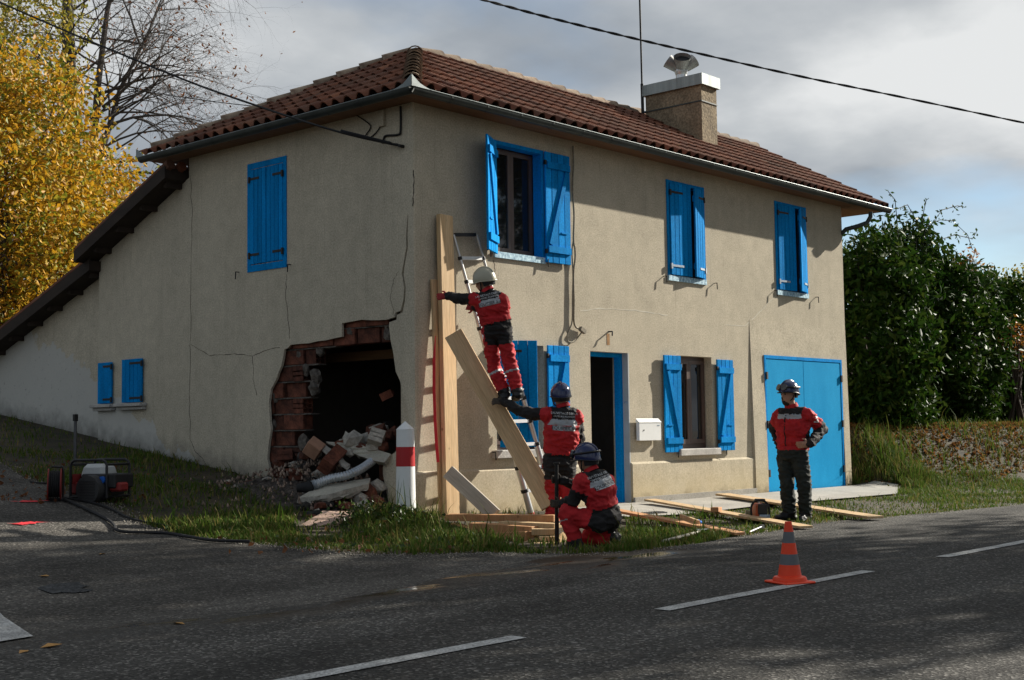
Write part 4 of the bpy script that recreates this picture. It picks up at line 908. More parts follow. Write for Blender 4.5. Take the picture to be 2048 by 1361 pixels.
# grass ---------------------------------------------------------
edge_np = [(p[0], p[1]) for p in edgej]
VERGE = edge_np + [(30, -4.2), (30, 3.0), (HL+0.1, 3.0), (HL+0.1, 0.0), (-0.02, 0.0), (-0.02, 7.0), (0.1, 7.0), (0.1, 15), (EDGE[0][0]-0.6, 15)]
SLAB = [(2.3, -0.07), (2.25, -1.45), (3.2, -1.62), (5.0, -1.50), (7.4, -1.55), (9.3, -1.62), (11.3, -0.75), (11.2, -0.3), (10.86, -0.07)]
def inp(xy, P):
    x, y = xy[:, 0], xy[:, 1]; c = np.zeros(len(xy), bool); j = len(P)-1
    for i in range(len(P)):
        xi, yi = P[i]; xj, yj = P[j]
        m_ = ((yi > y) != (yj > y)) & (x < (xj-xi)*(y-yi)/(yj-yi+1e-12)+xi); c ^= m_; j = i
    return c
def nz(x, y, f, s=0.0): return np.sin(x*f+s)*np.cos(y*f*1.3+s*2)+0.5*np.sin(x*f*2.3+y*f*1.7+s*3)
NOGR = [tuple(G(*p)[:2]) for p in [(870, 1040), (885, 1062), (990, 1088), (1060, 1106), (1130, 1109), (1190, 1106), (1245, 1085), (1262, 1030), (1180, 1010), (1020, 1020), (900, 1024)]]
NOG2 = [tuple(G(*p)[:2]) for p in [(585, 1000), (600, 965), (760, 960), (740, 1005), (712, 1040), (700, 1072), (640, 1082), (592, 1070)]]
def scatter(n, xr, yr):
    p = np.stack([rng.uniform(*xr, n), rng.uniform(*yr, n)], 1); return p[inp(p, VERGE) & ~inp(p, SLAB)]
pts = np.concatenate([scatter(70000, (-9, 3.4), (-4.3, 6)), scatter(52000, (-4.2, 1.6), (-3.6, 0.8)), scatter(60000, (2, 16), (-4.6, 0.5)), scatter(16000, (-9, 0), (5, 15)), scatter(42000, (9.5, 24), (-4.6, 0.2)), scatter(5000, (10.9, 12.6), (-0.9, 0.5))])
tz = np.array([T(x, y) for x, y in pts])
x, y = pts[:, 0], pts[:, 1]
hgt = 0.055+0.03*nz(x, y, 1.7)+0.02*nz(x, y, 5.1, 1)
bush = np.exp(-(((x+0.95)/0.55)**2+((y+0.55)/0.5)**2)); hgt += 0.09*bush
hgt += 0.05*np.exp(-(((x+2.5)/1.2)**2+((y-2.6)/1.2)**2))
hgt += np.where((x < 2.3) & (y < -0.2) & (x > -1.5), 0.03, 0) + np.where((x > 10.9) & (y > -1.2), 0.09, 0) + 0.16*np.exp(-(((x-11.7)/0.8)**2+((y+0.2)/0.5)**2))
trod = (x > 0.2) & (x < 11) & (y > -4.2); hgt = np.where(trod, hgt*0.7, hgt)
keep = rng.random(len(x)) < np.clip(0.62+0.4*nz(x, y, 1.3, 2), 0.12, 1); keep |= bush > 0.3; keep &= ~(inp(pts, NOGR) & (rng.random(len(x)) < 0.93)); keep &= ~(inp(pts, NOG2) & (rng.random(len(x)) < 0.9)); keep &= ~((x > 11) & (y > -0.45-0.16*(x-10.5)) & (rng.random(len(x)) < 0.75))
pts, tz, hgt = pts[keep], tz[keep], np.clip(hgt[keep], 0.02, 0.4); n = len(pts)
hgt *= rng.uniform(0.45, 1.5, n); tall = rng.random(n) < 0.03; hgt = np.where(tall, hgt*2.4, hgt)
base = np.stack([pts[:, 0], pts[:, 1], tz], 1); a = rng.uniform(0, 6.283, n); lean = rng.uniform(0.15, 1.0, n)*hgt
dx, dy = np.cos(a), np.sin(a); wd = rng.uniform(0.004, 0.009, n)
px2, py2 = -dy*wd, dx*wd; z0 = np.zeros(n)
v0 = base+np.stack([px2, py2, z0], 1); v1 = base-np.stack([px2, py2, z0], 1)
md = base+np.stack([dx*lean*0.35, dy*lean*0.35, hgt*0.6], 1); v2 = md-np.stack([px2, py2, z0], 1)*0.8; v3 = md+np.stack([px2, py2, z0], 1)*0.8
v4 = base+np.stack([dx*lean, dy*lean, hgt], 1)
mGRASS = leafmat('grass', [(0.040, 0.080, 0.011), (0.066, 0.122, 0.016), (0.10, 0.145, 0.023), (0.055, 0.102, 0.013), (0.22, 0.165, 0.06), (0.078, 0.125, 0.017)], 0.75, 0.12, 0.3)
soup('grass', np.stack([v0, v1, v2, v3, v4], 1), 5, [(0, 1, 2, 3), (3, 2, 4)], mGRASS, None, 'stuff')
# broad leaved weeds, dead leaves and litter
pw = scatter(2600, (-5, 1.4), (-3.4, 3.4)); pw = pw[rng.random(len(pw)) < 0.5]
bw = np.stack([rng.normal(-0.98, 0.3, 1500), rng.normal(-0.50, 0.26, 1500)], 1); bw = bw[inp(bw, VERGE)]
pw = pw[~inp(pw, NOG2) & ~inp(pw, NOGR)]
P3 = np.array([(px__, py__, T(px__, py__)+rng.uniform(0.02, 0.09)) for px__, py__ in pw]+[(px__, py__, T(px__, py__)+rng.uniform(0.03, 0.25)*math.exp(-((px__+.95)/.5)**2)) for px__, py__ in bw])
mWEED = leafmat('weed_leaf', [(0.022, 0.05, 0.008), (0.04, 0.08, 0.012), (0.06, 0.085, 0.02), (0.09, 0.055, 0.02)], 0.45, 0.35)
soup('weeds', leaves(P3, 0.055, 0.03, 0.2), 4, LEAFF, mWEED, None, 'stuff')
pb = np.stack([rng.uniform(10.9, 24, 26000), rng.uniform(-4.2, 2.6, 26000)], 1); bz = np.array([T(*p) for p in pb]); base_ = np.array([T(p[0], -6.0 if False else min(p[1], -2.2)) for p in pb]); kp = (bz > -0.11) & (rng.random(len(bz)) < np.clip((bz+.2)*2.2, .15, 1)); pb, bz = pb[kp], bz[kp]
soup('dead_leaves', leaves(np.stack([pb[:, 0], pb[:, 1], bz+rng.uniform(0.0, 0.05, len(pb))], 1), 0.09, 0.05, 0.3), 4, LEAFF, leafmat('litter', [(0.11, 0.045, 0.014), (0.17, 0.075, 0.022), (0.23, 0.12, 0.04), (0.08, 0.035, 0.012), (0.07, 0.075, 0.014)], 0.9, 0.03), None, 'stuff')
ly = np.array([(G(*p).x, G(*p).y) for p in [(random.uniform(0, 300), random.uniform(925, 1010)) for _ in range(120)]+[(random.uniform(400, 900), random.uniform(1060, 1112)) for _ in range(60)]])
soup('fallen_leaves', leaves(np.array([(a_, b_, T(a_, b_)+0.03) for a_, b_ in ly]), 0.06, 0.045, 0.5), 4, LEAFF, mDRY, None, 'stuff')
for i, (p, s) in enumerate((((103, 1299), 0.07), ((358, 1252), 0.055), ((204, 1111), 0.045), ((88, 1156), 0.05), ((48, 1309), 0.05))):
    q = G(*p); M = Matrix.Rotation(i*1.7, 3, 'Z'); mb = MB()
    mb.add([q+M @ Vector(v)*s for v in ((-1, 0, .25), (0, .55, .45), (1, .05, .3), (0, -.5, .35), (0, 0, .18))], [(0, 1, 4), (1, 2, 4), (2, 3, 4), (3, 0, 4)])
    tag(mb.build('fallen_leaf', mat('curled_leaf', (0.42, 0.22, 0.06), 0.7, 0.2, 20), origin=q), ['largest curled tan leaf lying near the white stop line', 'curled tan leaf lying in the wet gutter channel', 'small brown leaf on the pale sunlit asphalt', 'small dark leaf above the repaired patch of asphalt', 'flat yellowed leaf just right of the stop line corner'][i], 'leaf', 'fallen leaves on the asphalt')
# grit along the broken edge of the asphalt
ep = np.array(edgej); k_ = rng.integers(0, len(ep)-1, 2600); u_ = rng.random((2600, 1)); gp_ = ep[k_]*(1-u_)+ep[k_+1]*u_+np.stack([rng.normal(0, .09, 2600), rng.normal(-.08, .12, 2600)], 1)
gs = rng.uniform(.004, .014, (2600, 1)); gz_ = np.array([T(a_, b_) for a_, b_ in gp_])+.012; gc = np.column_stack([gp_, gz_])
tet = np.array([(-1, -.8, -.3), (1, -.6, -.3), (0, 1, -.3), (.1, 0, .8)]); gv = gc[:, None, :]+tet[None]*gs[:, None, :]*rng.uniform(.6, 1.3, (2600, 4, 1))
soup('grit', gv, 4, [(0, 2, 1), (0, 1, 3), (1, 2, 3), (2, 0, 3)], mat('grit_stone', (0.17, 0.155, 0.13), 0.9, 0.4, 3, island=True, rnd=0.5), None, 'stuff')
slab = sheet('concrete_apron', SLAB, mCONC, 0.03, 0.8); slab['kind'] = 'structure'
# ---------------------------------------------------------------- wires
mWIRE = mat('wire_black', (0.010, 0.010, 0.011), 0.6)
def cable(mb, pts, r, sub=8, n=5, mi=0):
    P = [Vector(p) for p in pts]; out = []
    for i in range(len(P)-1):
        a, b, c, d = P[max(i-1, 0)], P[i], P[i+1], P[min(i+2, len(P)-1)]
        for k in range(sub):
            t = k/sub; out.append(0.5*((2*b)+(c-a)*t+(2*a-5*b+4*c-d)*t*t+(3*b-a-3*c+d)*t**3))
    out.append(P[-1]); mb.tube(out, r, n, mi); return out
q = [at(x, y, lerp(13.0, 19.0, min(2.2, (x-900)/1300))) for x, y in [(300, -230), (600, -120), (880, -26), (970, 1), (1100, 36), (1250, 73), (1400, 108), (1600, 153), (1800, 194), (2048, 246), (2200, 276), (2600, 345), (3100, 415)]]
mb = MB(); path = cable(MB(), q, 0.01, 24); 
for ph in (0, math.pi):
    hx = [p+Vector((0, 0, 1))*0.008*math.sin(i*0.55+ph)+CR*0.008*math.cos(i*0.55+ph)*0.6 for i, p in enumerate(path)]; mb.tube(hx, 0.0085, 5)
tag(mb.build('overhead_cable', mWIRE, origin=q[0], smooth=True), 'thick twisted black cable crossing the sky from top centre to the right', 'cable')
q = [at(-40, -12, 19.5), at(140, 66, 18.4), at(280, 124, 17.9), at(400, 172, 17.5), at(520, 214, 16.9), at(620, 247, 16.4)]; aw = Le(800, 292, -0.06)
q += [lerp(q[-1], aw, 0.5)+Vector((0, 0, -0.02)), aw]
mb = MB(); cable(mb, q, 0.014, 10); mb.tube([lerp(q[5], aw, .35), lerp(q[5], aw, .9)], 0.022, 6); mb.tube([aw+Vector((-.02, 0, 0)), aw+Vector((.06, 0, 0))], 0.02, 8)
tag(mb.build('service_cable', mWIRE, origin=aw, smooth=True), 'black service cable sloping from the trees to the side wall under the eave', 'cable')
q = [at(-20, 146, 34), at(180, 168, 32), at(430, 204, 29), at(560, 216, 27.5), at(700, 219, 26)]; mb = MB(); cable(mb, q, 0.010, 8)
tag(mb.build('telephone_wire', mWIRE, origin=q[0]), 'thin wire running behind the roof edge past the bare tree', 'cable')
mb = MB(); X = -0.015
cable(mb, [Le(801, 213, X), Le(801, 262, X), Le(795, 270, X), Le(772, 272, X), Le(767, 280, X), Le(765, 288, X)], 0.014, 6)
cable(mb, [Le(709, 228, X), Le(738, 248, X), Le(740, 258, X), Le(731, 272, X), Le(736, 278, X), Le(752, 266, X), Le(764, 248, X)], 0.008, 6)
mb.tube([Le(712, 229, X), Le(742, 224, X)], 0.008, 5)
mb.tube([Le(778, 284, -.03), Le(782, 288, -.05), Le(795, 289, -.05), Le(799, 294, -.03)], 0.012, 5)
tag(mb.build('wall_wiring', mWIRE, origin=Le(765, 250, 0)), 'loose black wiring looped on the side wall near the top corner', 'cable')
mb = MB(); p = Le(766, 238, 0); mb.bx(p+Vector((-.04, -.05, -.1)), p+Vector((-.001, .05, .1))); tag(mb.build('junction_box', mWF, origin=p), 'small beige junction box on the side wall below the eave', 'box')
mROPE = mat('grey_beige_cable', (0.22, 0.19, 0.14), 0.8, 0.3, 30)
mb = MB(); Y = -0.03
cable(mb, [Fr(1146, 292, Y), Fr(1147, 330, Y), Fr(1145, 380, Y), Fr(1148, 430, Y), Fr(1147, 480, Y), Fr(1150, 500, Y), Fr(1150, 520, Y), Fr(1147, 548, Y), Fr(1148, 600, Y), Fr(1149, 650, Y), Fr(1166, 660, Y)], 0.013, 6)
cable(mb, [Fr(1147, 480, Y), Fr(1144, 505, Y), Fr(1146, 545, Y), Fr(1145, 600, Y), Fr(1144, 645, Y), Fr(1135, 668, Y), Fr(1136, 683, Y), Fr(1148, 684, Y), Fr(1158, 672, Y), Fr(1165, 663, Y)], 0.010, 6)
mb.box(Fr(1165, 661, -0.05), (0.10, 0.05, 0.05), 0, (1, 0, -.5), (0, 1, 0), (.5, 0, 1))
tag(mb.build('hanging_cable', mROPE, origin=Fr(1147, 480), smooth=True), 'cut grey cable hanging down the front wall with a looped end', 'cable')
p = Fr(1217, 664); mb = MB(); mb.tube([p, p+Vector((0, -0.07, 0)), p+Vector((-.02, -0.08, -0.06))], 0.012, 6); tag(mb.build('wall_hook', mIRON, origin=p), 'rusty iron hook in the wall above the front door', 'hook')
mRUST = mat('rust_stain', (0.30, 0.16, 0.06), 0.9, 0.3, 20)
MB().bx(Fr(1214, 690, -0.003), Fr(1219, 668, -0.001)).build('stain', mRUST, fw_)
# ---------------------------------------------------------------- letter box
p0, p1 = Fr(1279, 882, -0.085), Fr(1322, 842, -0.085); lb = thing('letter_box', 'white metal letter box on the wall between door and window', 'letter box', (p0.x, 0, p0.z))
MB().bx((p0.x, -0.085, p0.z), (p1.x, -0.03, p1.z-0.025)).build('body', mWHITE, lb, bevel=0.004)
mb = MB(); mb.extr([(p0.x-0.006, -0.03, p1.z-0.022), (p0.x-0.006, -0.092, p1.z-0.022), (p0.x-0.006, -0.03, p1.z+0.035)], (p1.x-p0.x+0.012, 0, 0)); mb.build('lid', mWHITE, lb)
MB().bx((p0.x+0.01, -0.0295, p0.z), (p1.x-0.01, -0.036, p1.z-.03)).build('back_plate', mWHITE, lb)
MB().tube([(p0.x+0.11, -0.0855, p0.z+0.15), (p0.x+0.11, -0.092, p0.z+0.15)], 0.010, 10).build('lock', mIRON, lb)
MB().bx((p1.x-0.10, -0.088, p1.z-0.075), (p1.x-0.04, -0.0855, p1.z-0.06)).build('name_slot', mGALV, lb)
# house number plate on the reveal
hn = Vector((FD[1]-0.006, 0.05, Fr(1246, 805).z)); mb = MB(); mb.box(hn, (0.004, 0.07, 0.035)); tag(mb.build('number_plate', mGALV, origin=hn), 'tiny pale plate on the grey door reveal', 'plate')
# chair just inside the doorway
cp = Vector((3.98, 0.62, -0.04)); chs = thing('wooden_chair', 'pale wooden chair standing in the dark doorway', 'chair', cp)
mCH = mat('pale_chair_wood', (0.34, 0.25, 0.13), 0.6)
for dx in (-.18, .18):
    for dy in (-.18, .18): MB().bx(cp+Vector((dx-.018, dy-.018, 0)), cp+Vector((dx+.018, dy+.018, 0.44 if dy < 0 else 0.85))).build('leg', mCH, chs)
MB().bx(cp+Vector((-.21, -.21, .441)), cp+Vector((.21, .16, .47))).build('seat', mCH, chs)
for z in (.15, .28): MB().bx(cp+Vector((-.16, -.19, z)), cp+Vector((.16, -.17, z+.025))).build('stretcher', mCH, chs)
for z in (.6, .75): MB().bx(cp+Vector((-.16, .17, z)), cp+Vector((.16, .19, z+.05))).build('back_rail', mCH, chs)
# ---------------------------------------------------------------- ladder
lt, rt_ = Fr(907, 470, -0.09), Fr(953, 470, -0.09)
lf, rf = G(1062, 1030), G(1112, 1026); lf.z += 0.01; rf.z += 0.01
ld_ = thing('telescopic_ladder', 'aluminium telescopic ladder leaning below the upper left window', 'ladder', (lf+rf)/2)
NR = 12; rungs = []
ldn = (rt_-lt).cross(lf-lt).normalized(); 
if ldn.y > 0: ldn = -ldn
for a, b in ((lt, lf), (rt_, rf)):
    for i in range(NR):
        p, q = lerp(a, b, i/NR), lerp(a, b, (i+1)/NR); MB().tube([p, q], 0.017+0.0022*i, 10).build('stile', mALU, ld_, smooth=True)
        if i: MB().tube([lerp(a, b, i/NR-0.006), lerp(a, b, i/NR+0.006)], 0.024+0.0022*i, 10).build('collar', mBLACK, ld_)
    MB().tube([lerp(a, b, 0.995), b+(b-a)*0.006], 0.045, 10).build('foot', mRED, ld_)
for i in range(NR):
    t = i/NR; p, q = lerp(lt, lf, t), lerp(rt_, rf, t); rungs.append((p+q)/2)
    d = (q-p).normalized(); MB().bar(p+d*0.02, q-d*0.02, 0.042, 0.028, up=ldn).build('rung', mALU if i else mBLACK, ld_)
# ---------------------------------------------------------------- shoring timbers
def timber(name, label, p, q, w, h, m, up, cat='timber', group=None, bev=0.004):
    p, q = Vector(p), Vector(q); d = (q-p); L = d.length; d.normalize(); up = Vector(up).normalized(); x = d.cross(up).normalized(); u = x.cross(d)
    mb = MB(); mb.box((0, 0, 0), (w, h, L)); o = mb.build(name, m, bevel=bev, origin=(0, 0, 0)); o.matrix_world = frame((p+q)/2, x, u, d)
    return tag(o, label, cat, group)
SGp = 'timbers of the raking shore'
# the post: face towards the road
pt, pb_ = Fr(889, 431, -0.07), Fr(903, 1041, -0.20)
timber('shoring_post', 'tall new pine post standing upright against the cracked corner', pb_, pt, 0.225, 0.07, mPINEz, (0, -1, 0), 'post', SGp)
pt2, pb2 = Fr(871, 560, -0.04), Fr(888, 1036, -0.14)
timber('backing_board', 'thinner pine board behind the left edge of the post', pb2, pt2, 0.16, 0.03, mPINEz, (0, -1, 0), 'board', SGp)
VD = -FW
rk0, rk1 = at(907, 668, 15.75), at(1101, 1012, 15.10)
timber('raking_shore', 'long slanting new pine plank propping the corner post', rk1, rk0, 0.225, 0.075, mPINEz, VD, 'plank', SGp)
timber('short_brace', 'short grey weathered timber brace at the foot of the post', at(990, 1031, 15.2), at(897, 944, 15.55), 0.165, 0.07, mGREYW, VD, 'timber', SGp)
timber('sole_plate', 'flat reddish board under the feet of the raking timbers', at(896, 1035, 15.3), at(1113, 1037, 14.75), 0.17, 0.075, mPINEo, (0, 0, 1), 'board', SGp)
LG = 'timber pieces stacked at the corner'
stack = [((946, 1054, 15.2), (1072, 1062, 14.65), .16, .095, mPINEo, 'thick orange timber lying directly below the sole board'), ((1005, 1047, 15.1), (1116, 1052, 14.6), .14, .05, mPINEx, 'thin pale board sandwiched right under the sole board'),
         ((908, 1048, 15.5), (1000, 1076, 15.1), .12, .03, mPINEo, 'loose orange board slanting down towards the grass'), ((1002, 1074, 14.9), (1062, 1072, 14.55), .17, .10, mPINEo, 'short brown block with a sawn end under the thick timber'),
         ((1063, 1064, 14.5), (1114, 1064, 14.5), .13, .065, mPINEx, 'upper pale offcut of the little stack by the bar'), ((1078, 1079, 14.4), (1116, 1078, 14.4), .12, .06, mPINEx, 'middle pale offcut of the little stack by the bar'),
         ((1064, 1093, 14.25), (1116, 1092, 14.3), .14, .075, mPINEx, 'bottom pale offcut of the little stack by the bar'), ((1035, 1092, 14.5), (1075, 1076, 14.6), .2, .05, mPINEx, 'pale slanting offcut left of the little stack'), ((1118, 1092, 14.5), (1142, 1070, 14.8), .2, .06, mPINEx, 'pale offcut standing behind the black bar')]
for p, q, w_, h_, m_, lab in stack: p = (p[0], p[1], p[2]-.3); q = (q[0], q[1], q[2]-.3); timber('timber_offcut', lab, at(*p), at(*q), w_, h_, m_, (0, 0, 1), 'timber', LG)
# long boards laid on the apron and the grass
BG = 'sawn boards lying on the ground'
def board(label, a, b, w, th, m, lift=0.03, lift2=0.02, grp=BG):
    p, q = G(*a), G(*b); p.z += lift+th/2; q.z += lift2+th/2; timber('sawn_board', label, p, q, w, th, m, (0, 0, 1), 'board', grp, 0.002)
board('orange board beside the crouching man with its end on the road edge', (1225, 1037), (1480, 1076), 0.15, 0.03, mPINEo, 0.09, 0.03)
board('pale board crossing from the apron towards the cone', (1300, 1012), (1612, 1062), 0.19, 0.027, mPINEx, 0.07, 0.03)
board('longest pale board passing behind the standing man', (1445, 999), (1752, 1044), 0.24, 0.03, mPINEx, 0.06, 0.04)
board('short tan offcut leaning on the orange board', (1362, 1052), (1398, 1064), 0.03, 0.10, mPINEx, 0.04, 0.03)
p = G(1430, 1036); timber('wood_block', 'short brown wood block lying across the pale board', p+Vector((-.1, -.06, .11)), p+Vector((.14, .04, .10)), 0.10, 0.06, mPINEo, (0, 0, 1), 'block')
p = G(1302, 1032); mb = MB(); mb.box(p+Vector((0, 0, .015)), (0.5, 0.16, 0.05), 0, (1, 0, 0), (0, 1, 0), (0, 0, 1)); dg = tag(mb.build('drain_grate', mIRON, origin=p), 'dark iron drain grate beside the concrete apron', 'grate')
for k in range(9): MB().bx(p+Vector((-.22+k*.05, -.07, .0405)), p+Vector((-.195+k*.05, .07, .048))).build('slot_bar', mSTEEL, dg)
# ---------------------------------------------------------------- tools
a, b = at(1113, 928, 13.75), at(1114, 1104, 13.75); pbar = thing('digging_bar', 'long black steel bar held upright before the crouching man', 'bar', b)
MB().tube([a, b], 0.016, 10, rr=[0.019, 0.024]).build('shaft', mIRON, pbar, smooth=True); MB().tube([a, a+Vector((0, 0, 0.012))], 0.034, 10).build('head', mIRON, pbar)
hs = G(1326, 1091); he = G(1404, 1076); hs.z += .04; he.z += .07; sh = thing('sledgehammer', 'sledgehammer with pale shaft lying in the verge grass', 'hammer', hs)
MB().tube([hs, he], 0.017, 8).build('shaft', mat('ash_handle', (0.42, 0.38, 0.30), 0.6, 0.3, 12), sh, smooth=True); MB().bar(he+Vector((-.09, .03, 0)), he+Vector((.10, -.02, 0)), 0.055, 0.055).build('head', mat('green_iron', (0.02, 0.045, 0.045), 0.5), sh, bevel=0.01)
hs = G(1398, 1056); he = G(1482, 1072); hs.z += .06; he.z += .05; mlt = thing('long_spike', 'thin metal rod with a blue head lying behind the boards', 'rod', hs)
MB().tube([hs, he], 0.010, 8).build('shaft', mSTEEL, mlt); MB().lathe(hs+Vector((-.05, 0, -.02)), [(0.075, 0), (0.08, .03), (0.03, .06)], 14).build('head', mat('blue_plastic', (0.03, 0.16, 0.55), 0.4), mlt, smooth=True)
hs = G(1500, 1073); he = G(1524, 1064); hs.z += .05; he.z += .06; sp_ = thing('steel_pin', 'small steel pin lying at the road edge near the cone', 'pin', hs); MB().tube([hs, he], 0.009, 6).build('shaft', mALU, sp_); MB().box(he, (.05, .04, .04)).build('head', mSTEEL, sp_)
# chainsaw
cs = G(1519, 1043); csx, csy = CR.copy(), Vector((0, 0, 1)); cz_ = Vector((FW.x, FW.y, 0)).normalized(); saw = thing('chainsaw', 'small orange and black chainsaw standing on the grass beside the man', 'chainsaw', cs)
S_ = lambda a, b, c: cs+csx*a+csy*b+cz_*c
mOR = mat('orange_plastic', (0.36, 0.07, 0.02), 0.5, 0.15, 10)
MB().box(S_(0, .12, 0), (.15, .34, .20), 0, csx, cz_, csy, 0.85).build('body', mOR, saw, bevel=0.02)
MB().box(S_(.01, .16, -.185), (.12, .03, .13), 0, csx, cz_, csy).build('air_cover', mBLACK, saw, bevel=0.01); MB().box(S_(.03, .05, -.19), (.13, .03, .09), 0, csx, cz_, csy).build('starter_cover', mGALV, saw, bevel=0.01)
mb = MB(); cable(mb, [S_(-.10, .04, -.05), S_(-.11, .17, -.05), S_(-.06, .25, -.05), S_(.05, .255, -.05), S_(.11, .18, -.05), S_(.115, .03, -.05)], 0.014, 5, 7); mb.build('front_handle', mBLACK, saw, smooth=True)
mb = MB(); mb.box(S_(0, .265, -.06), (.13, .07, .035), 0, csx, cz_, csy); mb.build('top_grip', mBLACK, saw, bevel=0.01)
mb = MB(); cable(mb, [S_(.02, .2, .1), S_(.02, .24, .22), S_(.02, .14, .26), S_(.02, .05, .16)], 0.017, 5, 7); mb.build('rear_handle', mBLACK, saw, smooth=True)
MB().box(S_(-.07, .08, .35), (.006, .42, .07), 0, csx, cz_, csy).build('guide_bar', mSTEEL, saw)
# ---------------------------------------------------------------- bollard and cone
bp = G(812, 1047); bp.z -= 0.02; Dm = (bp-CAM).dot(FW); sc_ = Dm/FPX
bo = thing('marker_bollard', 'white marker bollard with a red band and conical top', 'bollard', bp)
r0, r1, H1, zb0, zb1 = 20.5*sc_, 17.8*sc_, 190*sc_, 117*sc_, 156*sc_
rl = lambda z: lerp(r0, r1, z/H1)
MB().lathe(bp, [(r0, 0), (rl(zb0), zb0)], 28).build('lower_shaft', mWHITE, bo, smooth=True)
MB().lathe(bp, [(rl(zb0)+.002, zb0), (rl(zb1)+.002, zb1)], 28).build('red_band', mRED, bo, smooth=True)
MB().lathe(bp, [(rl(zb1), zb1), (r1, H1)], 28).build('upper_shaft', mWHITE, bo, smooth=True); MB().lathe(bp, [(r1+.003, H1), (r1+.003, H1+.006), (0.006, H1+17*sc_)], 28).build('cap', mWHITE, bo, smooth=True)
cp = G(1580, 1170); k = (cp-CAM).dot(FW)/FPX; cp.z += .014; cone = thing('traffic_cone', 'orange traffic cone with two grey bands on the centre line', 'cone', cp)
mOC = mat('cone_orange', (0.85, 0.055, 0.008), 0.45, 0.06, 4, spec=0.4); mGB = mat('cone_grey_band', (0.13, 0.135, 0.14), 0.6, 0.1, 8)
mb = MB(); mb.box(cp+Vector((0, 0, .009)), (74*k, 74*k, .018), 0, (.92, -.39, 0), (.39, .92, 0)); mb.build('base', mOC, cone, bevel=0.008)
MB().lathe(cp+Vector((0, 0, .0185)), [(34*k, 0), (33.5*k, 5*k), (31*k, 8*k), (25*k, 9*k)], 28).build('collar', mOC, cone, smooth=True)
for n_, z0, z1, m_ in (('lower_section', 9, 32, mOC), ('lower_band', 32, 53, mGB), ('middle_section', 53, 75, mOC), ('upper_band', 75, 97, mGB), ('tip', 97, 117, mOC)):
    R0 = lambda z: lerp(23.5, 6.6, (z-9)/108)
    MB().lathe(cp+Vector((0, 0, .0185)), [(R0(z0)*k, z0*k), (R0(z1)*k, z1*k)], 28).build(n_, m_, cone, smooth=True)
# ---------------------------------------------------------------- generator, reel and leads
gp = G(200, 1000); gp.z += 0.01; gx = (CR*0.93-Vector((FW.x, FW.y, 0))*0.37); gx.z = 0; gx.normalize(); gy = Vector((-gx.y, gx.x, 0)); gen = thing('portable_generator', 'petrol generator in a black tube frame at the lane edge', 'generator', gp)
k = (gp-CAM).dot(FW)/FPX; GS = lambda a, b, c: gp+gx*a+gy*b+Vector((0, 0, c))
L_, W_, H_ = 88*k, 70*k, 78*k; r = 0.016
for s in (0, 1):
    mb = MB(); b = (-W_/2 if s == 0 else W_/2); mb.tube([GS(-L_/2, b, 0.02), GS(-L_/2, b, H_-.06), GS(-L_/2+.02, b, H_-.02), GS(-L_/2+.06, b, H_), GS(L_/2-.06, b, H_), GS(L_/2-.02, b, H_-.02), GS(L_/2, b, H_-.06), GS(L_/2, b, .02)], r, 8); mb.tube([GS(-L_/2, b, .03), GS(L_/2, b, .03)], r, 8); mb.build('tube_frame', mBLACK, gen, smooth=True)
for a in (-L_/2, L_/2):
    for z in (.035, H_-.05): MB().tube([GS(a, -W_/2, z), GS(a, W_/2, z)], r*0.9, 8).build('cross_tube', mBLACK, gen, smooth=True)
mGRED = mat('generator_red', (0.20, 0.016, 0.014), 0.6); mTANK = mat('pale_tank_plastic', (0.42, 0.43, 0.42), 0.4)
MB().box(GS(-.06, .06, H_*.70), (.36, .30, .17), 0, gx, gy, (0, 0, 1), 0.78).build('fuel_tank', mTANK, gen, bevel=0.04)
MB().box(GS(.12, -.02, H_*.47), (.46, .34, .16), 0, gx, gy).build('engine_cover', mBLACK, gen, bevel=0.015)
mb = MB(); mb.lathe(GS(.08, -W_/2+.10, H_*.27), [(.02, 0), (.15, .0), (.155, .02), (.155, .22)], 22, 0, -gy); mb.build('alternator', mat('dark_cast_metal', (0.03, 0.03, 0.03), 0.6), gen, smooth=True)
for j in range(7): MB().box(GS(.08, -W_/2-.125, H_*.27-.09+j*.03), (.2, .012, .010), 0, gx, gy).build('grille_bar', mBLACK, gen)
MB().box(GS(-L_/2+.01, 0.0, H_*.52), (.012, W_*.9, .11), 0, gx, gy).build('side_plate', mGRED, gen)
fc = bpy.data.curves.new('maker_lettering', 'FONT'); fc.body = 'HONDA'; fc.size = 0.10; fc.extrude = 0.001; fc.align_x = 'CENTER'; fc.align_y = 'CENTER'
fo = bpy.data.objects.new('tmp', fc); COL.objects.link(fo); bpy.context.view_layer.update(); fm_ = bpy.data.meshes.new_from_object(fo.evaluated_get(bpy.context.evaluated_depsgraph_get())); bpy.data.objects.remove(fo); fm_.materials.append(mWHITE); fm_.name = 'lettering'
inst('lettering', fm_, frame(GS(-L_/2+.002, .08, H_*.52), -gy, (0, 0, 1), -gx), gen)
MB().tube([GS(.20, -W_/2+.06, H_*.50), GS(.20, -W_/2-.03, H_*.50)], .04, 12).build('blue_socket', mat('blue_socket_plastic', (0.01, 0.10, 0.42), 0.4), gen, smooth=True)
MB().box(GS(.32, -.08, H_*.32), (.16, .16, .1), 0, gx, gy).build('red_cover', mGRED, gen, bevel=.02); MB().box(GS(-.24, -.05, H_*.28), (.14, .2, .14), 0, gx, gy).build('recoil_starter', mGRED, gen, bevel=.02); MB().box(GS(0, 0, .06), (L_*.85, W_*.8, .05), 0, gx, gy).build('base_tray', mBLACK, gen)
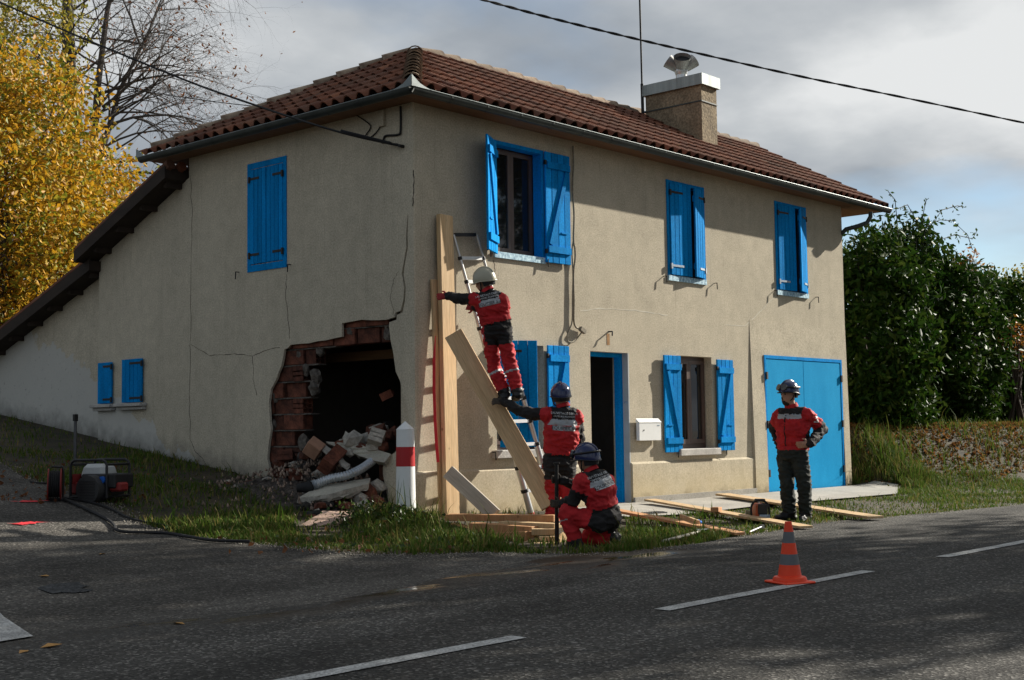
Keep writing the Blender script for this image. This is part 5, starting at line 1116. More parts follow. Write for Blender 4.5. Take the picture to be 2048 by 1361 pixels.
rp_ = G(109, 1003); k = (rp_-CAM).dot(FW)/FPX; ax_ = (CR+Vector((FW.x, FW.y, 0))*0.30).normalized(); reel = thing('cable_reel', 'red cable drum wound with black cable standing on the lane', 'cable reel', rp_)
rc = rp_+Vector((0, 0, 34*k)); 
for s in (-1, 1): MB().lathe(rc+ax_*(s*12*k)-ax_*0.006, [(.03, 0), (31*k, 0), (31.5*k, .006), (31*k, .012), (.03, .012)], 26, 0, ax_).build('flange', mGRED, reel, smooth=True)
mb = MB(); mb.lathe(rc-ax_*(10.5*k), [(27*k, 0)]+[((27+1.2*math.cos(i*3.14))*k, i*21*k/10) for i in range(1, 10)]+[(27*k, 21*k)], 24, 0, ax_); mb.build('wound_cable', mRUBBER, reel)
mb = MB(); cable(mb, [rp_+ax_*(16*k), rp_+ax_*(16*k)+Vector((0, 0, 62*k)), rp_+ax_*(8*k)+Vector((0, 0, 68*k)), rp_-ax_*(6*k)+Vector((0, 0, 69*k))], .012, 6, 7); mb.tube([rp_-ax_*(16*k)+Vector((0, 0, .02)), rp_+ax_*(18*k)+Vector((0, 0, .02))], .016, 7); mb.build('stand', mBLACK, reel, smooth=True)
def lead(label, px, r=0.013):
    pts = [G(*p) for p in px]; pts = [p+Vector((0, 0, r+0.012)) for p in pts]; mb = MB(); cable(mb, pts, r, 8, 6); tag(mb.build('power_lead', mRUBBER, origin=pts[0], smooth=True), label, 'cable')
lead('black lead looping from the reel over the sunlit asphalt to the grass', [(126, 1003), (170, 1022), (215, 1045), (229, 1058), (232, 1065), (255, 1070), (330, 1072), (380, 1080), (430, 1087), (500, 1089)], 0.016)
lead('black lead running along the grass edge behind the looping one', [(128, 1000), (185, 1010), (225, 1024), (262, 1042), (330, 1056), (385, 1064), (430, 1070), (470, 1076)], 0.012)
lead('thin black lead behind the reel at the left', [(60, 968), (80, 970), (95, 971)], 0.010)
sp0 = G(150, 930); stk = thing('marker_stake', 'thin grey stake standing in the grass behind the generator', 'stake', sp0); MB().tube([sp0, sp0+Vector((0, 0, 92*(sp0-CAM).dot(FW)/FPX))], 0.02, 6).build('shaft', mSTEEL, stk); MB().box(sp0+Vector((0, 0, 94*(sp0-CAM).dot(FW)/FPX)), (.05, .05, .09)).build('head', mIRON, stk)
# red tape on the post
mTAPE = mat('red_tape', (0.60, 0.012, 0.02), 0.5, 0.1, 8)
pts = [at(871, 672, 15.85), at(868, 720, 15.8), at(868, 780, 15.78), at(870, 840, 15.76), at(873, 890, 15.74), at(876, 925, 15.73)]
mb = MB()
for i in range(len(pts)-1):
    a, b = pts[i], pts[i+1]; w_ = CR*(0.004 if i == 0 else 0.018); w2 = CR*0.018; mb.add([a-w_, a+w_, b+w2, b-w2, a-w_+FW*.004, a+w_+FW*.004, b+w2+FW*.004, b-w2+FW*.004], [(0, 1, 2, 3), (7, 6, 5, 4), (0, 3, 7, 4), (1, 5, 6, 2)])
tag(mb.build('red_strap', mTAPE, origin=pts[-1], smooth=True), 'bright red webbing strap hanging beside the pine post', 'strap')
# ---------------------------------------------------------------- rubble
def slab_(name, label, top, thick, m, cat='slab', group=None, rag=0.02, mside=None):
    """top: (px, py, depth) corners of the upper face; broken edges get extra ragged points"""
    P = [at(*t) for t in top]; Q = []
    for i, p in enumerate(P):
        q = P[(i+1) % len(P)]; n = max(1, int((q-p).length/0.07))
        for k in range(n): Q.append(lerp(p, q, k/n)+Vector((random.gauss(0, rag*0.4), random.gauss(0, rag*0.4), random.gauss(0, rag*0.12))))
    d = Vector(thick); mb = MB(); n = len(Q); c = sum(Q, Vector())/n
    mid = [q+d*random.uniform(.4, .7)+(q-c).normalized()*random.gauss(0, rag) for q in Q]; low = [lerp(q, c, 0.06)+d+Vector((random.gauss(0, rag), random.gauss(0, rag), random.gauss(0, rag*.8))) for q in Q]
    tris = tessellate_polygon([Q]); mb.add(Q, [tuple(t) for t in tris], 0); mb.add(low, [tuple(t) for t in tris], 1)
    mb.add(Q+mid, [(i, (i+1) % n, n+(i+1) % n, n+i) for i in range(n)], 1); mb.add(mid+low, [(i, (i+1) % n, n+(i+1) % n, n+i) for i in range(n)], 1)
    return tag(mb.build(name, [m, mside or m], origin=c), label, cat, group)
RG = 'broken pieces of the collapsed corner'
slab_('render_slab', 'largest pale slab of broken render lying below the silver duct', [(596, 996, 15.55), (640, 972, 15.75), (742, 956, 16.0), (735, 968, 15.75), (690, 980, 15.5), (655, 990, 15.4)], (0, 0, -0.09), mPLASTER, group=RG, mside=mMORTAR)
slab_('render_slab', 'lower pinkish slab of broken render half in the grass', [(600, 1050, 14.5), (648, 1022, 14.85), (704, 1023, 14.85), (690, 1038, 14.55), (655, 1048, 14.35), (617, 1058, 14.3)], (0, 0, -0.10), mPLASTERP, group=RG)
slab_('render_slab', 'tilted cream slab of wall render wedged in the upper right of the breach', [(650, 883, 16.5), (712, 888, 16.3), (782, 908, 16.0), (770, 926, 15.95), (720, 912, 16.15), (676, 897, 16.4)], (0.12, 0.05, -0.05), mPLASTER, group=RG, mside=mMORTAR)
slab_('render_slab', 'tan block of wall base at the left edge of the breach', [(548, 942, 17.2), (560, 938, 17.2), (606, 938, 16.9), (608, 950, 16.8), (585, 956, 16.85), (550, 955, 17.1)], (0, 0.02, -0.16), mat('tan_stone', (0.36, 0.26, 0.15), 0.95, 0.2, 6, 0.4, 40), 'block', RG)
slab_('render_slab', 'thin sliver of red tile lying at the left of the breach', [(478, 967, 17.0), (500, 960, 17.1), (528, 968, 16.9), (520, 977, 16.8)], (0, 0, -0.03), mBRICK, 'fragment', RG); slab_('render_slab', 'flat white fragment lying farthest left in the grass', [(418, 975, 17.1), (432, 962, 17.3), (460, 960, 17.3), (440, 972, 17.1)], (0, 0, -0.03), mPLASTER, 'fragment', RG)
slab_('render_slab', 'upright grey lump between the two big slabs', [(628, 1034, 15.2), (632, 1018, 15.25), (640, 1016, 15.25), (646, 1030, 15.2)], (0.05, .1, -0.06), mMORTAR, 'fragment', RG)
def hblock(label, c, u, v, L, H, D, nx=3, nz=3, m=mBRICK, name='hollow_block'):
    """u along its length, v = the way its channels run"""
    c = at(*c); u, v = Vector(u).normalized(), Vector(v).normalized(); w = u.cross(v).normalized(); v = w.cross(u); mb = MB(); hollow(mb, (0, 0, 0), (0, 1, 0), (1, 0, 0), (0, 0, 1), L, H, D, nx, nz, 0.014)
    o = mb.build(name, m, origin=(0, 0, 0)); o.matrix_world = frame(c, v, u, w); return tag(o, label, 'brick', RG)
dn = (CR*0.80-Vector((0, 0, 1))*0.58).normalized(); nrm = (-FW*0.75+CR*-0.25-Vector((0, 0, 1))*0.35)
hb1 = hblock('long hollow clay block tilted down across the breach', (664, 920, 16.1), dn, nrm, 0.40, 0.19, 0.16, 4, 3)
mb = MB(); c_ = at(628, 897, 16.25); mb.box((0, 0, 0), (0.17, 0.19, 0.19)); o = mb.build('hollow_block', mat('pale_brick', (0.36, 0.20, 0.13), 0.9, 0.2, 8, 0.3, 40), bevel=0.008, origin=(0, 0, 0)); o.matrix_world = frame(c_, nrm.normalized(), dn, nrm.normalized().cross(dn)); tag(o, 'solid pinkish half of the tilted block with a scratched face', 'brick', RG)
slab_('mortar_strip', 'grey strip of mortar along the top of the tilted block', [(630, 884, 16.3), (645, 886, 16.35), (700, 930, 16.1), (690, 936, 16.0)], (0, 0, -.03), mMORTAR, 'fragment', RG)
hblock('hollow block face full of holes above the cream slab', (752, 882, 16.2), CR*0.95-Vector((0, 0, 1))*.3, -FW*0.6+Vector((0, 0, 1))*.35, 0.36, 0.17, 0.18, 6, 3, mMORTAR); hblock('red hollow block split open at the top of the heap', (757, 868, 16.6), CR*0.9+Vector((0, 0, 1))*.33, -FW*0.8+CR*.2, 0.42, 0.16, 0.2, 4, 2)
hblock('dark red block hanging below the ceiling in the breach', (775, 790, 17.0), CR*0.9+Vector((0, 0, 1))*.42, -FW, 0.46, 0.10, 0.16, 4, 1)
hblock('broken block leaning at the left foot of the breach', (575, 922, 17.2), CR+Vector((0, 0, .1)), -FW+Vector((0, 0, .6)), 0.36, 0.15, 0.2, 3, 2)
hblock('broken block under the outer end of the largest slab', (700, 985, 15.95), CR*.8+FW*.5, -FW+Vector((0, 0, .2)), 0.30, 0.16, 0.2, 3, 2); hblock('broken red block lying on its side left of the largest slab', (578, 962, 16.6), CR*.7+FW*.6, -FW+Vector((0, 0, .5)), .34, .17, .2, 3, 2); hblock('cracked block face standing behind the tilted block', (690, 892, 16.6), CR*.9+Vector((0, 0, .25)), -FW, .36, .17, .18, 4, 3)
slab_('render_slab', 'narrow shard of render sticking up from the heap', [(678, 905, 16.5), (690, 862, 16.7), (699, 868, 16.65), (700, 900, 16.4)], (0.05, 0.05, -0.02), mPLASTER, 'fragment', RG); slab_('render_slab', 'broad shard of pale render lying at the left foot of the breach', [(505, 985, 16.6), (560, 975, 16.7), (590, 982, 16.4), (545, 994, 16.3)], (0, 0, -0.05), mPLASTER, 'fragment', RG, mside=mMORTAR)
hblock('small red broken block under the largest slab near its middle', (672, 1000, 15.7), FW*.6+CR, -FW, 0.22, 0.13, 0.18, 2, 2)
RL = {}
for i, (x, y, D, s, m_) in enumerate([(708, 882, 16.4, .17, mMORTAR), (735, 876, 16.5, .13, mMORTAR), (690, 884, 16.5, .10, mMORTAR), (722, 896, 16.3, .09, mBRICK), (765, 893, 16.15, .11, mBRICK), (640, 952, 16.3, .13, mMORTAR), (612, 912, 16.9, .13, mBRICK), (560, 928, 17.1, .11, mBRICK), (588, 930, 17.0, .10, mMORTAR), (600, 967, 16.6, .10, mIRON), (572, 970, 16.7, .12, mIRON), (627, 968, 16.2, .12, mIRON), (655, 1010, 15.5, .13, mIRON), (612, 1020, 15.5, .15, mIRON), (690, 1012, 15.5, .10, mBRICK), (720, 1000, 15.7, .12, mMORTAR), (738, 985, 15.9, .13, mBRICK), (755, 975, 16.0, .12, mMORTAR), (718, 1030, 15.2, .07, mMORTAR), (500, 975, 16.9, .09, mBRICK), (470, 978, 16.7, .07, mMORTAR), (405, 1058, 16.6, .05, mPLASTER), (622, 1036, 15.1, .09, mBRICK), (860, 1045, 15.4, .10, mPLASTERP), (880, 1052, 15.2, .09, mPLASTERP), (845, 1042, 15.5, .07, mBRICK), (778, 850, 17.0, .12, mIRON), (745, 858, 17.2, .13, mBRICK), (556, 950, 17.0, .12, mBRICK), (535, 962, 16.9, .10, mMORTAR), (520, 985, 16.5, .08, mBRICK), (575, 985, 16.4, .10, mBRICK), (606, 992, 16.1, .12, mMORTAR), (628, 905, 16.6, .12, mMORTAR), (660, 935, 16.2, .10, mBRICK), (700, 905, 16.3, .10, mMORTAR), (745, 895, 16.2, .12, mMORTAR), (772, 870, 16.4, .12, mBRICK), (730, 1012, 15.4, .11, mMORTAR), (752, 1002, 15.5, .12, mBRICK), (585, 1010, 15.9, .08, mMORTAR), (455, 972, 17.0, .07, mBRICK), (760, 860, 16.9, .14, mMORTAR), (790, 868, 16.5, .12, mBRICK), (640, 1012, 15.3, .09, mBRICK)]):
    c = at(x, y, D); bm = bmesh.new(); bmesh.ops.create_icosphere(bm, subdivisions=1, radius=s)
    for v in bm.verts: v.co = Vector((v.co.x*random.uniform(.6, 1.2), v.co.y*random.uniform(.6, 1.2), v.co.z*random.uniform(.45, .9)))
    me = bpy.data.meshes.new('rubble_chunk'); bm.to_mesh(me); bm.free(); me.materials.append(m_)
    kind_ = {mMORTAR: 'grey mortar', mBRICK: 'red brick', mIRON: 'dark', mPLASTER: 'white render', mPLASTERP: 'pinkish mortar'}[m_]  # the darkest lumps reuse the black iron colour
    where = 'in the breach above the cream slab' if y < 900 else 'at the left foot of the breach' if x < 610 and y < 990 else 'beside the silver duct' if y < 990 else 'by the foot of the pine post' if x > 800 else 'among the slabs in the grass'
    lab = f'{kind_} lump {where}'; RL[lab] = RL.get(lab, 0)+1
    lab = lab if RL[lab] == 1 else f"{('smaller', 'farther', 'lower', 'rougher', 'flatter', 'darker')[min(RL[lab]-2, 5)]} {lab}"
    tag(link('rubble_chunk', me, None, c), lab, 'rubble', 'loose lumps of rubble')
# heap under the pieces
bm = bmesh.new(); bmesh.ops.create_grid(bm, x_segments=44, y_segments=44, size=1.0)
for v in bm.verts:
    X_, Y_ = -0.25+v.co.x*1.05, 1.45+v.co.y*1.35; h = max(0, 1-abs(v.co.x)**2.2)*max(0, 1-abs(v.co.y)**2.2)
    f_ = 0.36*h*(0.55+0.45*sstep(-1.2, 0.4, X_)); v.co = Vector((X_, Y_, T(X_, Y_)-0.06+f_+h*0.16*mnoise.noise(Vector((X_*4.5, Y_*4.5, 1.3)))+h*0.07*mnoise.noise(Vector((X_*13, Y_*13, 4)))))
me = bpy.data.meshes.new('rubble_heap'); bm.to_mesh(me); bm.free(); me.materials.append(mat('rubble_dust', (0.060, 0.048, 0.040), 0.95, 0.6, 7, 0.8, 30, fine=0.4)); hp_ = link('rubble_heap', me); hp_['kind'] = 'stuff'
# small crumbs
cr = []; 
for k in range(700):
    X_, Y_ = random.gauss(-0.5, .55), random.gauss(1.2, 1.0)
    if any(abs(X_-bx)<.45 and abs(Y_-by)<.4 for bx,by in ((G(650,1045).x,G(650,1045).y),)): continue
    if X_ < -2.2 or X_ > 0.0 or Y_ < -0.7 or Y_ > 3.4: continue
    s = random.uniform(.008, .035); z = T(X_, Y_)+0.5*max(0, 1-((X_+.25)/1.05)**2)*max(0, 1-((Y_-1.45)/1.35)**2)*(0.55+0.45*sstep(-1.2, .4, X_)); c = Vector((X_, Y_, z+s*.5))
    cr += [c+Vector((random.uniform(.6, 1)*s*i, random.uniform(.6, 1)*s*j, random.uniform(.6, 1)*s*l)) for i, j, l in ((-1, -1, -1), (1, -1, -1), (0, 1, -1), (0, 0, 1))]
soup('rubble_crumbs', np.array([tuple(v) for v in cr]), 4, [(0, 2, 1), (0, 1, 3), (1, 2, 3), (2, 0, 3)], mat('crumbs', (0.28, 0.20, 0.15), 0.95, 0.4, 3, island=True, rnd=0.5), None, 'stuff')
# silver flexible duct
path = [at(*p) for p in [(745, 922, 16.1), (732, 932, 16.0), (715, 942, 15.9), (690, 952, 15.8), (660, 958, 15.75), (635, 968, 15.7), (625, 972, 15.68)]]
mb = MB(); path = [p for p in cable(MB(), path, .01, 20)]
rr = [0.052+0.004*math.sin(i*1.6)+(0.008 if i > 100 else 0) for i in range(len(path))]; mb.tube(path, .05, 14, rr=rr, cap=False)
mDUCT = mat('crinkled_foil', (0.42, 0.45, 0.48), 0.38, 0.15, 20, 0.8, 40, metal=0.7)
tag(mb.build('flexible_duct', mDUCT, origin=path[0], smooth=True), 'silver foil flexible duct snaking out of the breach', 'duct')
tl = at(616, 975, 15.7); mb = MB(); bm = None; mb.tube([tl+CR*.07, tl, tl-CR*.13+Vector((0, 0, -.01))], .06, 10, rr=[.062, .07, .05]); tag(mb.build('black_pipe_end', mRUBBER, origin=tl, smooth=True), 'black plastic pipe end at the mouth of the silver duct', 'pipe')
for i, (x, y, D) in enumerate(((556, 972, 16.9), (590, 985, 16.3), (640, 1030, 15.3))):
    c = at(x, y, D); bm = bmesh.new(); bmesh.ops.create_icosphere(bm, subdivisions=2, radius=.16)
    for v in bm.verts: v.co = Vector((v.co.x*1.3, v.co.y, v.co.z*.45))*(1+.35*mnoise.noise(v.co*9+Vector((i*5, 0, 0))))
    me = bpy.data.meshes.new('plastic_sheet'); bm.to_mesh(me); bm.free(); me.materials.append(mRUBBER); tag(link('plastic_sheet', me, None, c), ['crumpled black plastic left of the breach foot', 'crumpled black plastic between grass and duct mouth', 'crumpled black plastic under the lower pink slab'][i], 'plastic', 'scraps of crumpled black plastic')
# ---------------------------------------------------------------- people
from mathutils.bvhtree import BVHTree
mCRED = mat('red_cloth', (0.40, 0.010, 0.014), 0.8, 0.16, 9, 0.35, 30, c2=(0.46, 0.014, 0.018)); mCBLK = mat('black_cloth', (0.016, 0.014, 0.014), 0.85, 0.3, 10, 0.35, 30)
mREFL = mat('grey_reflective', (0.36, 0.37, 0.38), 0.5, 0.12, 12); mSKIN = mat('skin', (0.40, 0.215, 0.14), 0.55, 0.08, 8); mGRN = mat('dark_green_cloth', (0.020, 0.026, 0.022), 0.85, 0.3, 9, 0.4, 24)
mHBL = mat('dark_blue_helmet', (0.010, 0.018, 0.075), 0.18, 0.06, 5, spec=0.6); mHWH = mat('cream_helmet', (0.40, 0.375, 0.28), 0.35, 0.06, 5, spec=0.5); mBOOT = mat('black_boot_leather', (0.012, 0.011, 0.011), 0.5, 0.2, 10)
mGLR = mat('red_glove', (0.34, 0.03, 0.03), 0.8, 0.2, 12); mGLK = mat('dark_worn_glove', (0.055, 0.042, 0.030), 0.85, 0.4, 18); mHAIR = mat('short_dark_hair', (0.03, 0.022, 0.016), 0.8); mWTXT = mat('white_print', (0.62, 0.62, 0.62), 0.6); mGOG = mat('goggle_lens', (0.03, 0.035, 0.04), 0.1, spec=0.8)
PM = [mCRED, mCBLK, mREFL, mSKIN, mGRN, mBOOT, mHAIR]
RED, BLK, REF, SKN, GRN, BOO, HAI = range(7)
def cap_add(bm, p, q, r1, r2, n=12):
    p, q = Vector(p), Vector(q); d = q-p; L = d.length
    if L < 1e-5: d = Vector((0, 0, 1))
    d.normalize(); x = d.orthogonal().normalized(); y = d.cross(x); rings = []
    for t in (-0.99, -0.8, -0.45, 0): rings.append((p+d*(r1*t), r1*math.sqrt(max(0, 1-t*t))))
    for t in (0, 0.45, 0.8, 0.99): rings.append((q+d*(r2*t), r2*math.sqrt(max(0, 1-t*t))))
    ring_add(bm, [(c, x*r, y*r) for c, r in rings], n)
def ring_add(bm, secs, n=16):
    R = [[bm.verts.new(c+a*math.cos(i*2*math.pi/n)+b*math.sin(i*2*math.pi/n)) for i in range(n)] for c, a, b in secs]
    for A_, B_ in zip(R, R[1:]):
        for i in range(n): bm.faces.new((A_[i], A_[(i+1) % n], B_[(i+1) % n], B_[i]))
    bm.faces.new(R[0][::-1]); bm.faces.new(R[-1])
def fuse(name, bm, vox, smooth_it, fac=0.5):
    bmesh.ops.recalc_face_normals(bm, faces=bm.faces); me = bpy.data.meshes.new('tmp'); bm.to_mesh(me); bm.free()
    o = bpy.data.objects.new('tmp', me); COL.objects.link(o)
    r = o.modifiers.new('r', 'REMESH'); r.mode = 'VOXEL'; r.voxel_size = vox; r.adaptivity = 0.0
    s = o.modifiers.new('s', 'SMOOTH'); s.factor = fac; s.iterations = smooth_it
    dg = bpy.context.evaluated_depsgraph_get(); out = bpy.data.meshes.new_from_object(o.evaluated_get(dg)); out.name = name
    bpy.data.objects.remove(o); bpy.data.meshes.remove(me); out.materials.clear(); return out
def segd(p, a, b):
    d = b-a; t = max(0, min(1, (p-a).dot(d)/max(1e-9, d.length_squared))); return (p-(a+d*t)).length, t
def hand(parent, wrist, d, palm, s, side, m, name='glove', curl=0.9, cuff=None):
    """d = along the hand, palm = direction the palm faces, side = +1 when the thumb lies on d x palm"""
    d = Vector(d).normalized(); palm = (Vector(palm)-d*Vector(palm).dot(d)).normalized(); lat = d.cross(palm)*side; bm = bmesh.new(); w = Vector(wrist)
    ring_add(bm, [(w+d*(t*s), lat*(a*s), palm*(b*s)) for t, a, b in ((-.03, .026, .022), (0, .029, .021), (.04, .040, .018), (.085, .042, .016), (.098, .036, .012))], 12)
    for i, (o_, L) in enumerate(((.032, .072), (.011, .082), (-.011, .076), (-.031, .060))):
        b0 = w+(d*.088+lat*o_)*s; a1 = curl*0.5+0.06*i; c1 = b0+(d*math.cos(a1)+palm*math.sin(a1)+lat*o_*1.5)*L*.52*s; a2 = a1+curl*0.75; c2 = c1+(d*math.cos(a2)+palm*math.sin(a2))*L*.45*s
        cap_add(bm, b0-d*.012*s, c1, .0105*s, .0098*s, 8); cap_add(bm, c1, c2, .0098*s, .008*s, 8)
    t0 = w+(d*.028+lat*.030)*s; t1 = t0+(d*.6+lat*.75+palm*.35).normalized()*.042*s; t2 = t1+(d*.85+lat*.25+palm*.5).normalized()*.032*s
    cap_add(bm, t0, t1, .0135*s, .0115*s, 8); cap_add(bm, t1, t2, .0115*s, .009*s, 8)
    me = fuse(name, bm, .0055*s, 2); me.materials.append(m); me.polygons.foreach_set('use_smooth', [True]*len(me.polygons))
    me.transform(Matrix.Translation(-wpos(parent))); return link(name, me, parent)
def helmet(parent, c, up, fwd, m, s=1.0, goggles=False, ridge=True):
    up = Vector(up).normalized(); fwd = (Vector(fwd)-up*Vector(fwd).dot(up)).normalized(); rt = fwd.cross(up); c = Vector(c); n = 28; mb = MB(); P = []
    prof = [(1.0, -.30), (1.02, -.12), (1.0, .08), (.94, .32), (.82, .56), (.62, .78), (.36, .93), (.10, .995)]
    vs = [c+up*(h*.125*s)+rt*(r*.118*s*math.cos(i*2*math.pi/n))+fwd*(r*.145*s*math.sin(i*2*math.pi/n)) - up*(0.03*s*max(0, -math.sin(i*2*math.pi/n))*(1 if k < 2 else 0)) for k, (r, h) in enumerate(prof) for i in range(n)]
    mb.add(vs, [(k*n+i, k*n+(i+1) % n, (k+1)*n+(i+1) % n, (k+1)*n+i) for k in range(len(prof)-1) for i in range(n)]+[tuple((len(prof)-1)*n+i for i in range(n))])
    o = mb.build('helmet', m, parent, smooth=True)
    br = MB(); low = [c-up*(.0375*s)+rt*(.122*s*math.cos(i*2*math.pi/n))+fwd*((.149+.035*max(0, math.sin(i*2*math.pi/n))**2)*s*math.sin(i*2*math.pi/n))-up*(0.03*s*max(0, -math.sin(i*2*math.pi/n))) for i in range(n)]
    br.tube(low+[low[0]], .007*s, 6, cap=False); br.build('brim', mBLACK if m is not mHWH else m, o, smooth=True)
    if ridge:
        rd = MB(); rd.tube([c+up*(.125*s*math.sin(a))+fwd*(.147*s*math.cos(a)) for a in [R_(x) for x in range(15, 166, 15)]], .012*s, 6); rd.build('ridge', m, o, smooth=True)
    nk = MB(); vs = [c-up*((.035+.07*k)*s)+rt*((.112-.012*k)*s*math.cos(a))+fwd*((.135-.02*k)*s*math.sin(a)) for k in (0, 1) for a in [R_(190+x*16) for x in range(11)]]
    nk.add(vs, [(i, i+1, 12+i, 11+i) for i in range(10)]); nk.build('cradle', mBLACK, o)
    st = MB()
    for sg in (-1, 1): st.tube([c+rt*(sg*.112*s)-up*.03*s, c+rt*(sg*.085*s)-up*.12*s+fwd*.03*s, c-up*.185*s+fwd*.085*s], .008*s, 6)
    st.build('chin_strap', mBLACK, o)
    if goggles:
        g_ = MB(); 
        for sg in (-1, 1): q = c+fwd*.135*s+rt*(sg*.045*s)+up*.03*s; ax = (fwd+up*.35+rt*sg*.25).normalized(); g_.tube([q-ax*.012, q+ax*.014], .044*s, 16)
        g_.build('goggles', mGOG, o, smooth=True); b_ = MB(); b_.tube([c+up*.03*s+rt*(.122*s*math.cos(a))+fwd*(.149*s*math.sin(a)) for a in [R_(x*15) for x in range(25)]], .012*s, 6); b_.build('goggle_band', mBLACK, o)
    return o
def person(label, J, s, fwd, zones, headf, headu, loc, extra=None, group=None):
    P = thing('person', label, 'person', loc, group); bm = bmesh.new(); V3 = Vector; fwd = Vector(fwd).normalized()
    pel, che, nek, hed = J['pel'], J['che'], J['nek'], J['hed']; shl, shr, hl, hr = J['shl'], J['shr'], J['hil'], J['hir']
    hx = (hr-hl).normalized(); sx = (shr-shl).normalized(); spine = (nek-pel).normalized()
    def sec(c, x, rx, ry):
        x = (x-spine*x.dot(spine)).normalized(); y = x.cross(spine); return (c, x*(rx*s*1.12), y*(ry*s*1.14))
    mid = lerp(pel, che, 0.5)
    ring_add(bm, [sec(pel-spine*.11*s, hx, .10, .085), sec(pel-spine*.06*s, hx, .165, .125), sec(pel+spine*.02*s, hx, .175, .13), sec(mid-spine*.02*s, (hx+sx), .162, .118), sec(mid+spine*.06*s, (hx+sx), .172, .125), sec(che, sx, .188, .135), sec(lerp(che, nek, .45), sx, .185, .12), sec(lerp(che, nek, .8), sx, .13, .09), sec(nek, sx, .068, .065)], 18)
    cap_add(bm, nek-spine*.02, lerp(nek, hed, .6), .062*s, .056*s)
    hf, hu = Vector(headf).normalized(), Vector(headu).normalized(); hf = (hf-hu*hf.dot(hu)).normalized(); hrr = hf.cross(hu)
    ring_add(bm, [(hed+hu*(h*s)+hf*(o_*s), hrr*(a*s), hf*(b*s)) for h, o_, a, b in ((-.125, .035, .03, .035), (-.10, .028, .050, .062), (-.06, .015, .066, .085), (-.01, .004, .073, .094), (.05, 0, .074, .096), (.09, 0, .055, .07), (.11, 0, .02, .03))], 16)
    cap_add(bm, hed+hf*.088*s+hu*.005*s, hed+hf*.108*s-hu*.035*s, .012*s, .017*s); 
    for sg in (-1, 1): cap_add(bm, hed+hrr*(sg*.076*s)-hu*.01*s-hf*.01*s, hed+hrr*(sg*.078*s)-hu*.045*s, .016*s, .012*s, 8)
    segs = []
    def limb(a, b, r1, r2, z): cap_add(bm, J[a], J[b], r1*s*1.14, r2*s*1.14); segs.append((J[a], J[b], (r1+r2)/2*s*1.14, z))
    for k in 'lr':
        cap_add(bm, lerp(J['sh'+k], nek, .45)-spine*.03*s, J['sh'+k], .082*s, .080*s)
        limb('sh'+k, 'el'+k, .070, .056, 'ua'); limb('el'+k, 'wr'+k, .056, .042, 'fa')
        limb('hi'+k, 'kn'+k, .090*J.get('lw', 1), .072*J.get('lw', 1), 'th'); limb('kn'+k, 'an'+k, .075, .064, 'sh')
        a, t = J['an'+k], J['to'+k]; f_ = (t-a); heel = a-Vector((f_.x, f_.y, 0)).normalized()*.05*s if k not in J.get('heel', '') else a
        cap_add(bm, a, lerp(a, heel, .7)-Vector((0, 0, .045*s)), .058*s, .05*s); cap_add(bm, lerp(heel, a, .3)-Vector((0, 0, .04*s)), t, .052*s, .042*s); segs.append((a, t, .05*s, 'ft'))
    me = fuse('body', bm, .0135, 5, 0.5)
    for m_ in PM: me.materials.append(m_)
    L_ = (nek-pel).length; mi = []
    # folds in the cloth
    for v in me.vertices:
        if (v.co-hed).length < .17*s: continue
        q_ = v.co-pel; w_ = mnoise.noise(Vector((q_.x*9, q_.y*9, q_.z*9)))*.012
        rg = 1-abs(mnoise.noise(Vector((q_.x*9+q_.z*4, q_.y*9-q_.z*5, q_.z*17+3)))*2.2); w_ += max(0, rg)**3*.021 + mnoise.noise(Vector((q_.x*30, q_.y*30, q_.z*34+5)))*.005
        uu = q_.dot(spine)/(nek-pel).length
        if segd(v.co, pel, nek)[0] < .24*s and .17 < uu < .34: w_ += .016*math.sin((uu-.17)/.17*math.pi)
        if segd(v.co, pel, nek)[0] < .24*s and .13 < uu < .18: w_ -= .008
        v.co += v.normal*w_
    me.update()
    for f_ in me.polygons:
        c = f_.center; best = (9, None, 0)
        hd = (c-hed).length-.105*s; u = (c-pel).dot(spine)/L_; td, tt = segd(c, pel-spine*.05, nek); td -= .15*s
        for a, b, r, z in segs:
            d_, t = segd(c, a, b); d_ -= r*1.08
            if d_ < best[0]: best = (d_, z, t)
        nkd, nt_ = segd(c, nek, hed)
        if hd < .012 and (c-hed).dot(hu) > -.15*s: z = ('head', (c-hed).dot(hf)/s)
        elif nkd < .075*s and (c-nek).dot((hed-nek).normalized()) > .022*s: z = ('neck', 0)
        elif best[0] < .012 and (best[1] == 'fa' or best[1] == 'ua' and best[2] > .3): z = (best[1], best[2])
        elif td < best[0]: z = ('torso', u)
        else: z = (best[1], best[2])
        mi.append(zones(z[0], z[1], c, (c-pel).dot(fwd)))
    me.polygons.foreach_set('material_index', mi); me.polygons.foreach_set('use_smooth', [True]*len(mi)); bvh = BVHTree.FromPolygons([v.co.copy() for v in me.vertices], [tuple(p.vertices) for p in me.polygons])
    me.transform(Matrix.Translation(-Vector(loc))); link('body', me, P)
    col = MB(); col.tube([nek+spine*.0*s, nek+(hed-nek).normalized()*.045*s], .07*s, 14, rr=[.085*s, .075*s], cap=False); col.build('collar', mCRED, P, smooth=True)
    for sg in (-1, 1):
        e = MB(); e.lathe(hed+hf*.082*s+hrr*(sg*.03*s)+hu*.012*s, [(.002, 0), (.011*s, .004), (.011*s, .009), (.002, .012)], 8, 0, hf); e.build('eye', mHAIR, P)
    mb = MB(); mb.box(hed+hf*.089*s-hu*.062*s, (.045*s, .012*s, .009*s), 0, hrr, hf, hu); mb.build('mouth', mat('lips', (0.25, 0.09, 0.07), 0.6), P)
    return P, bvh
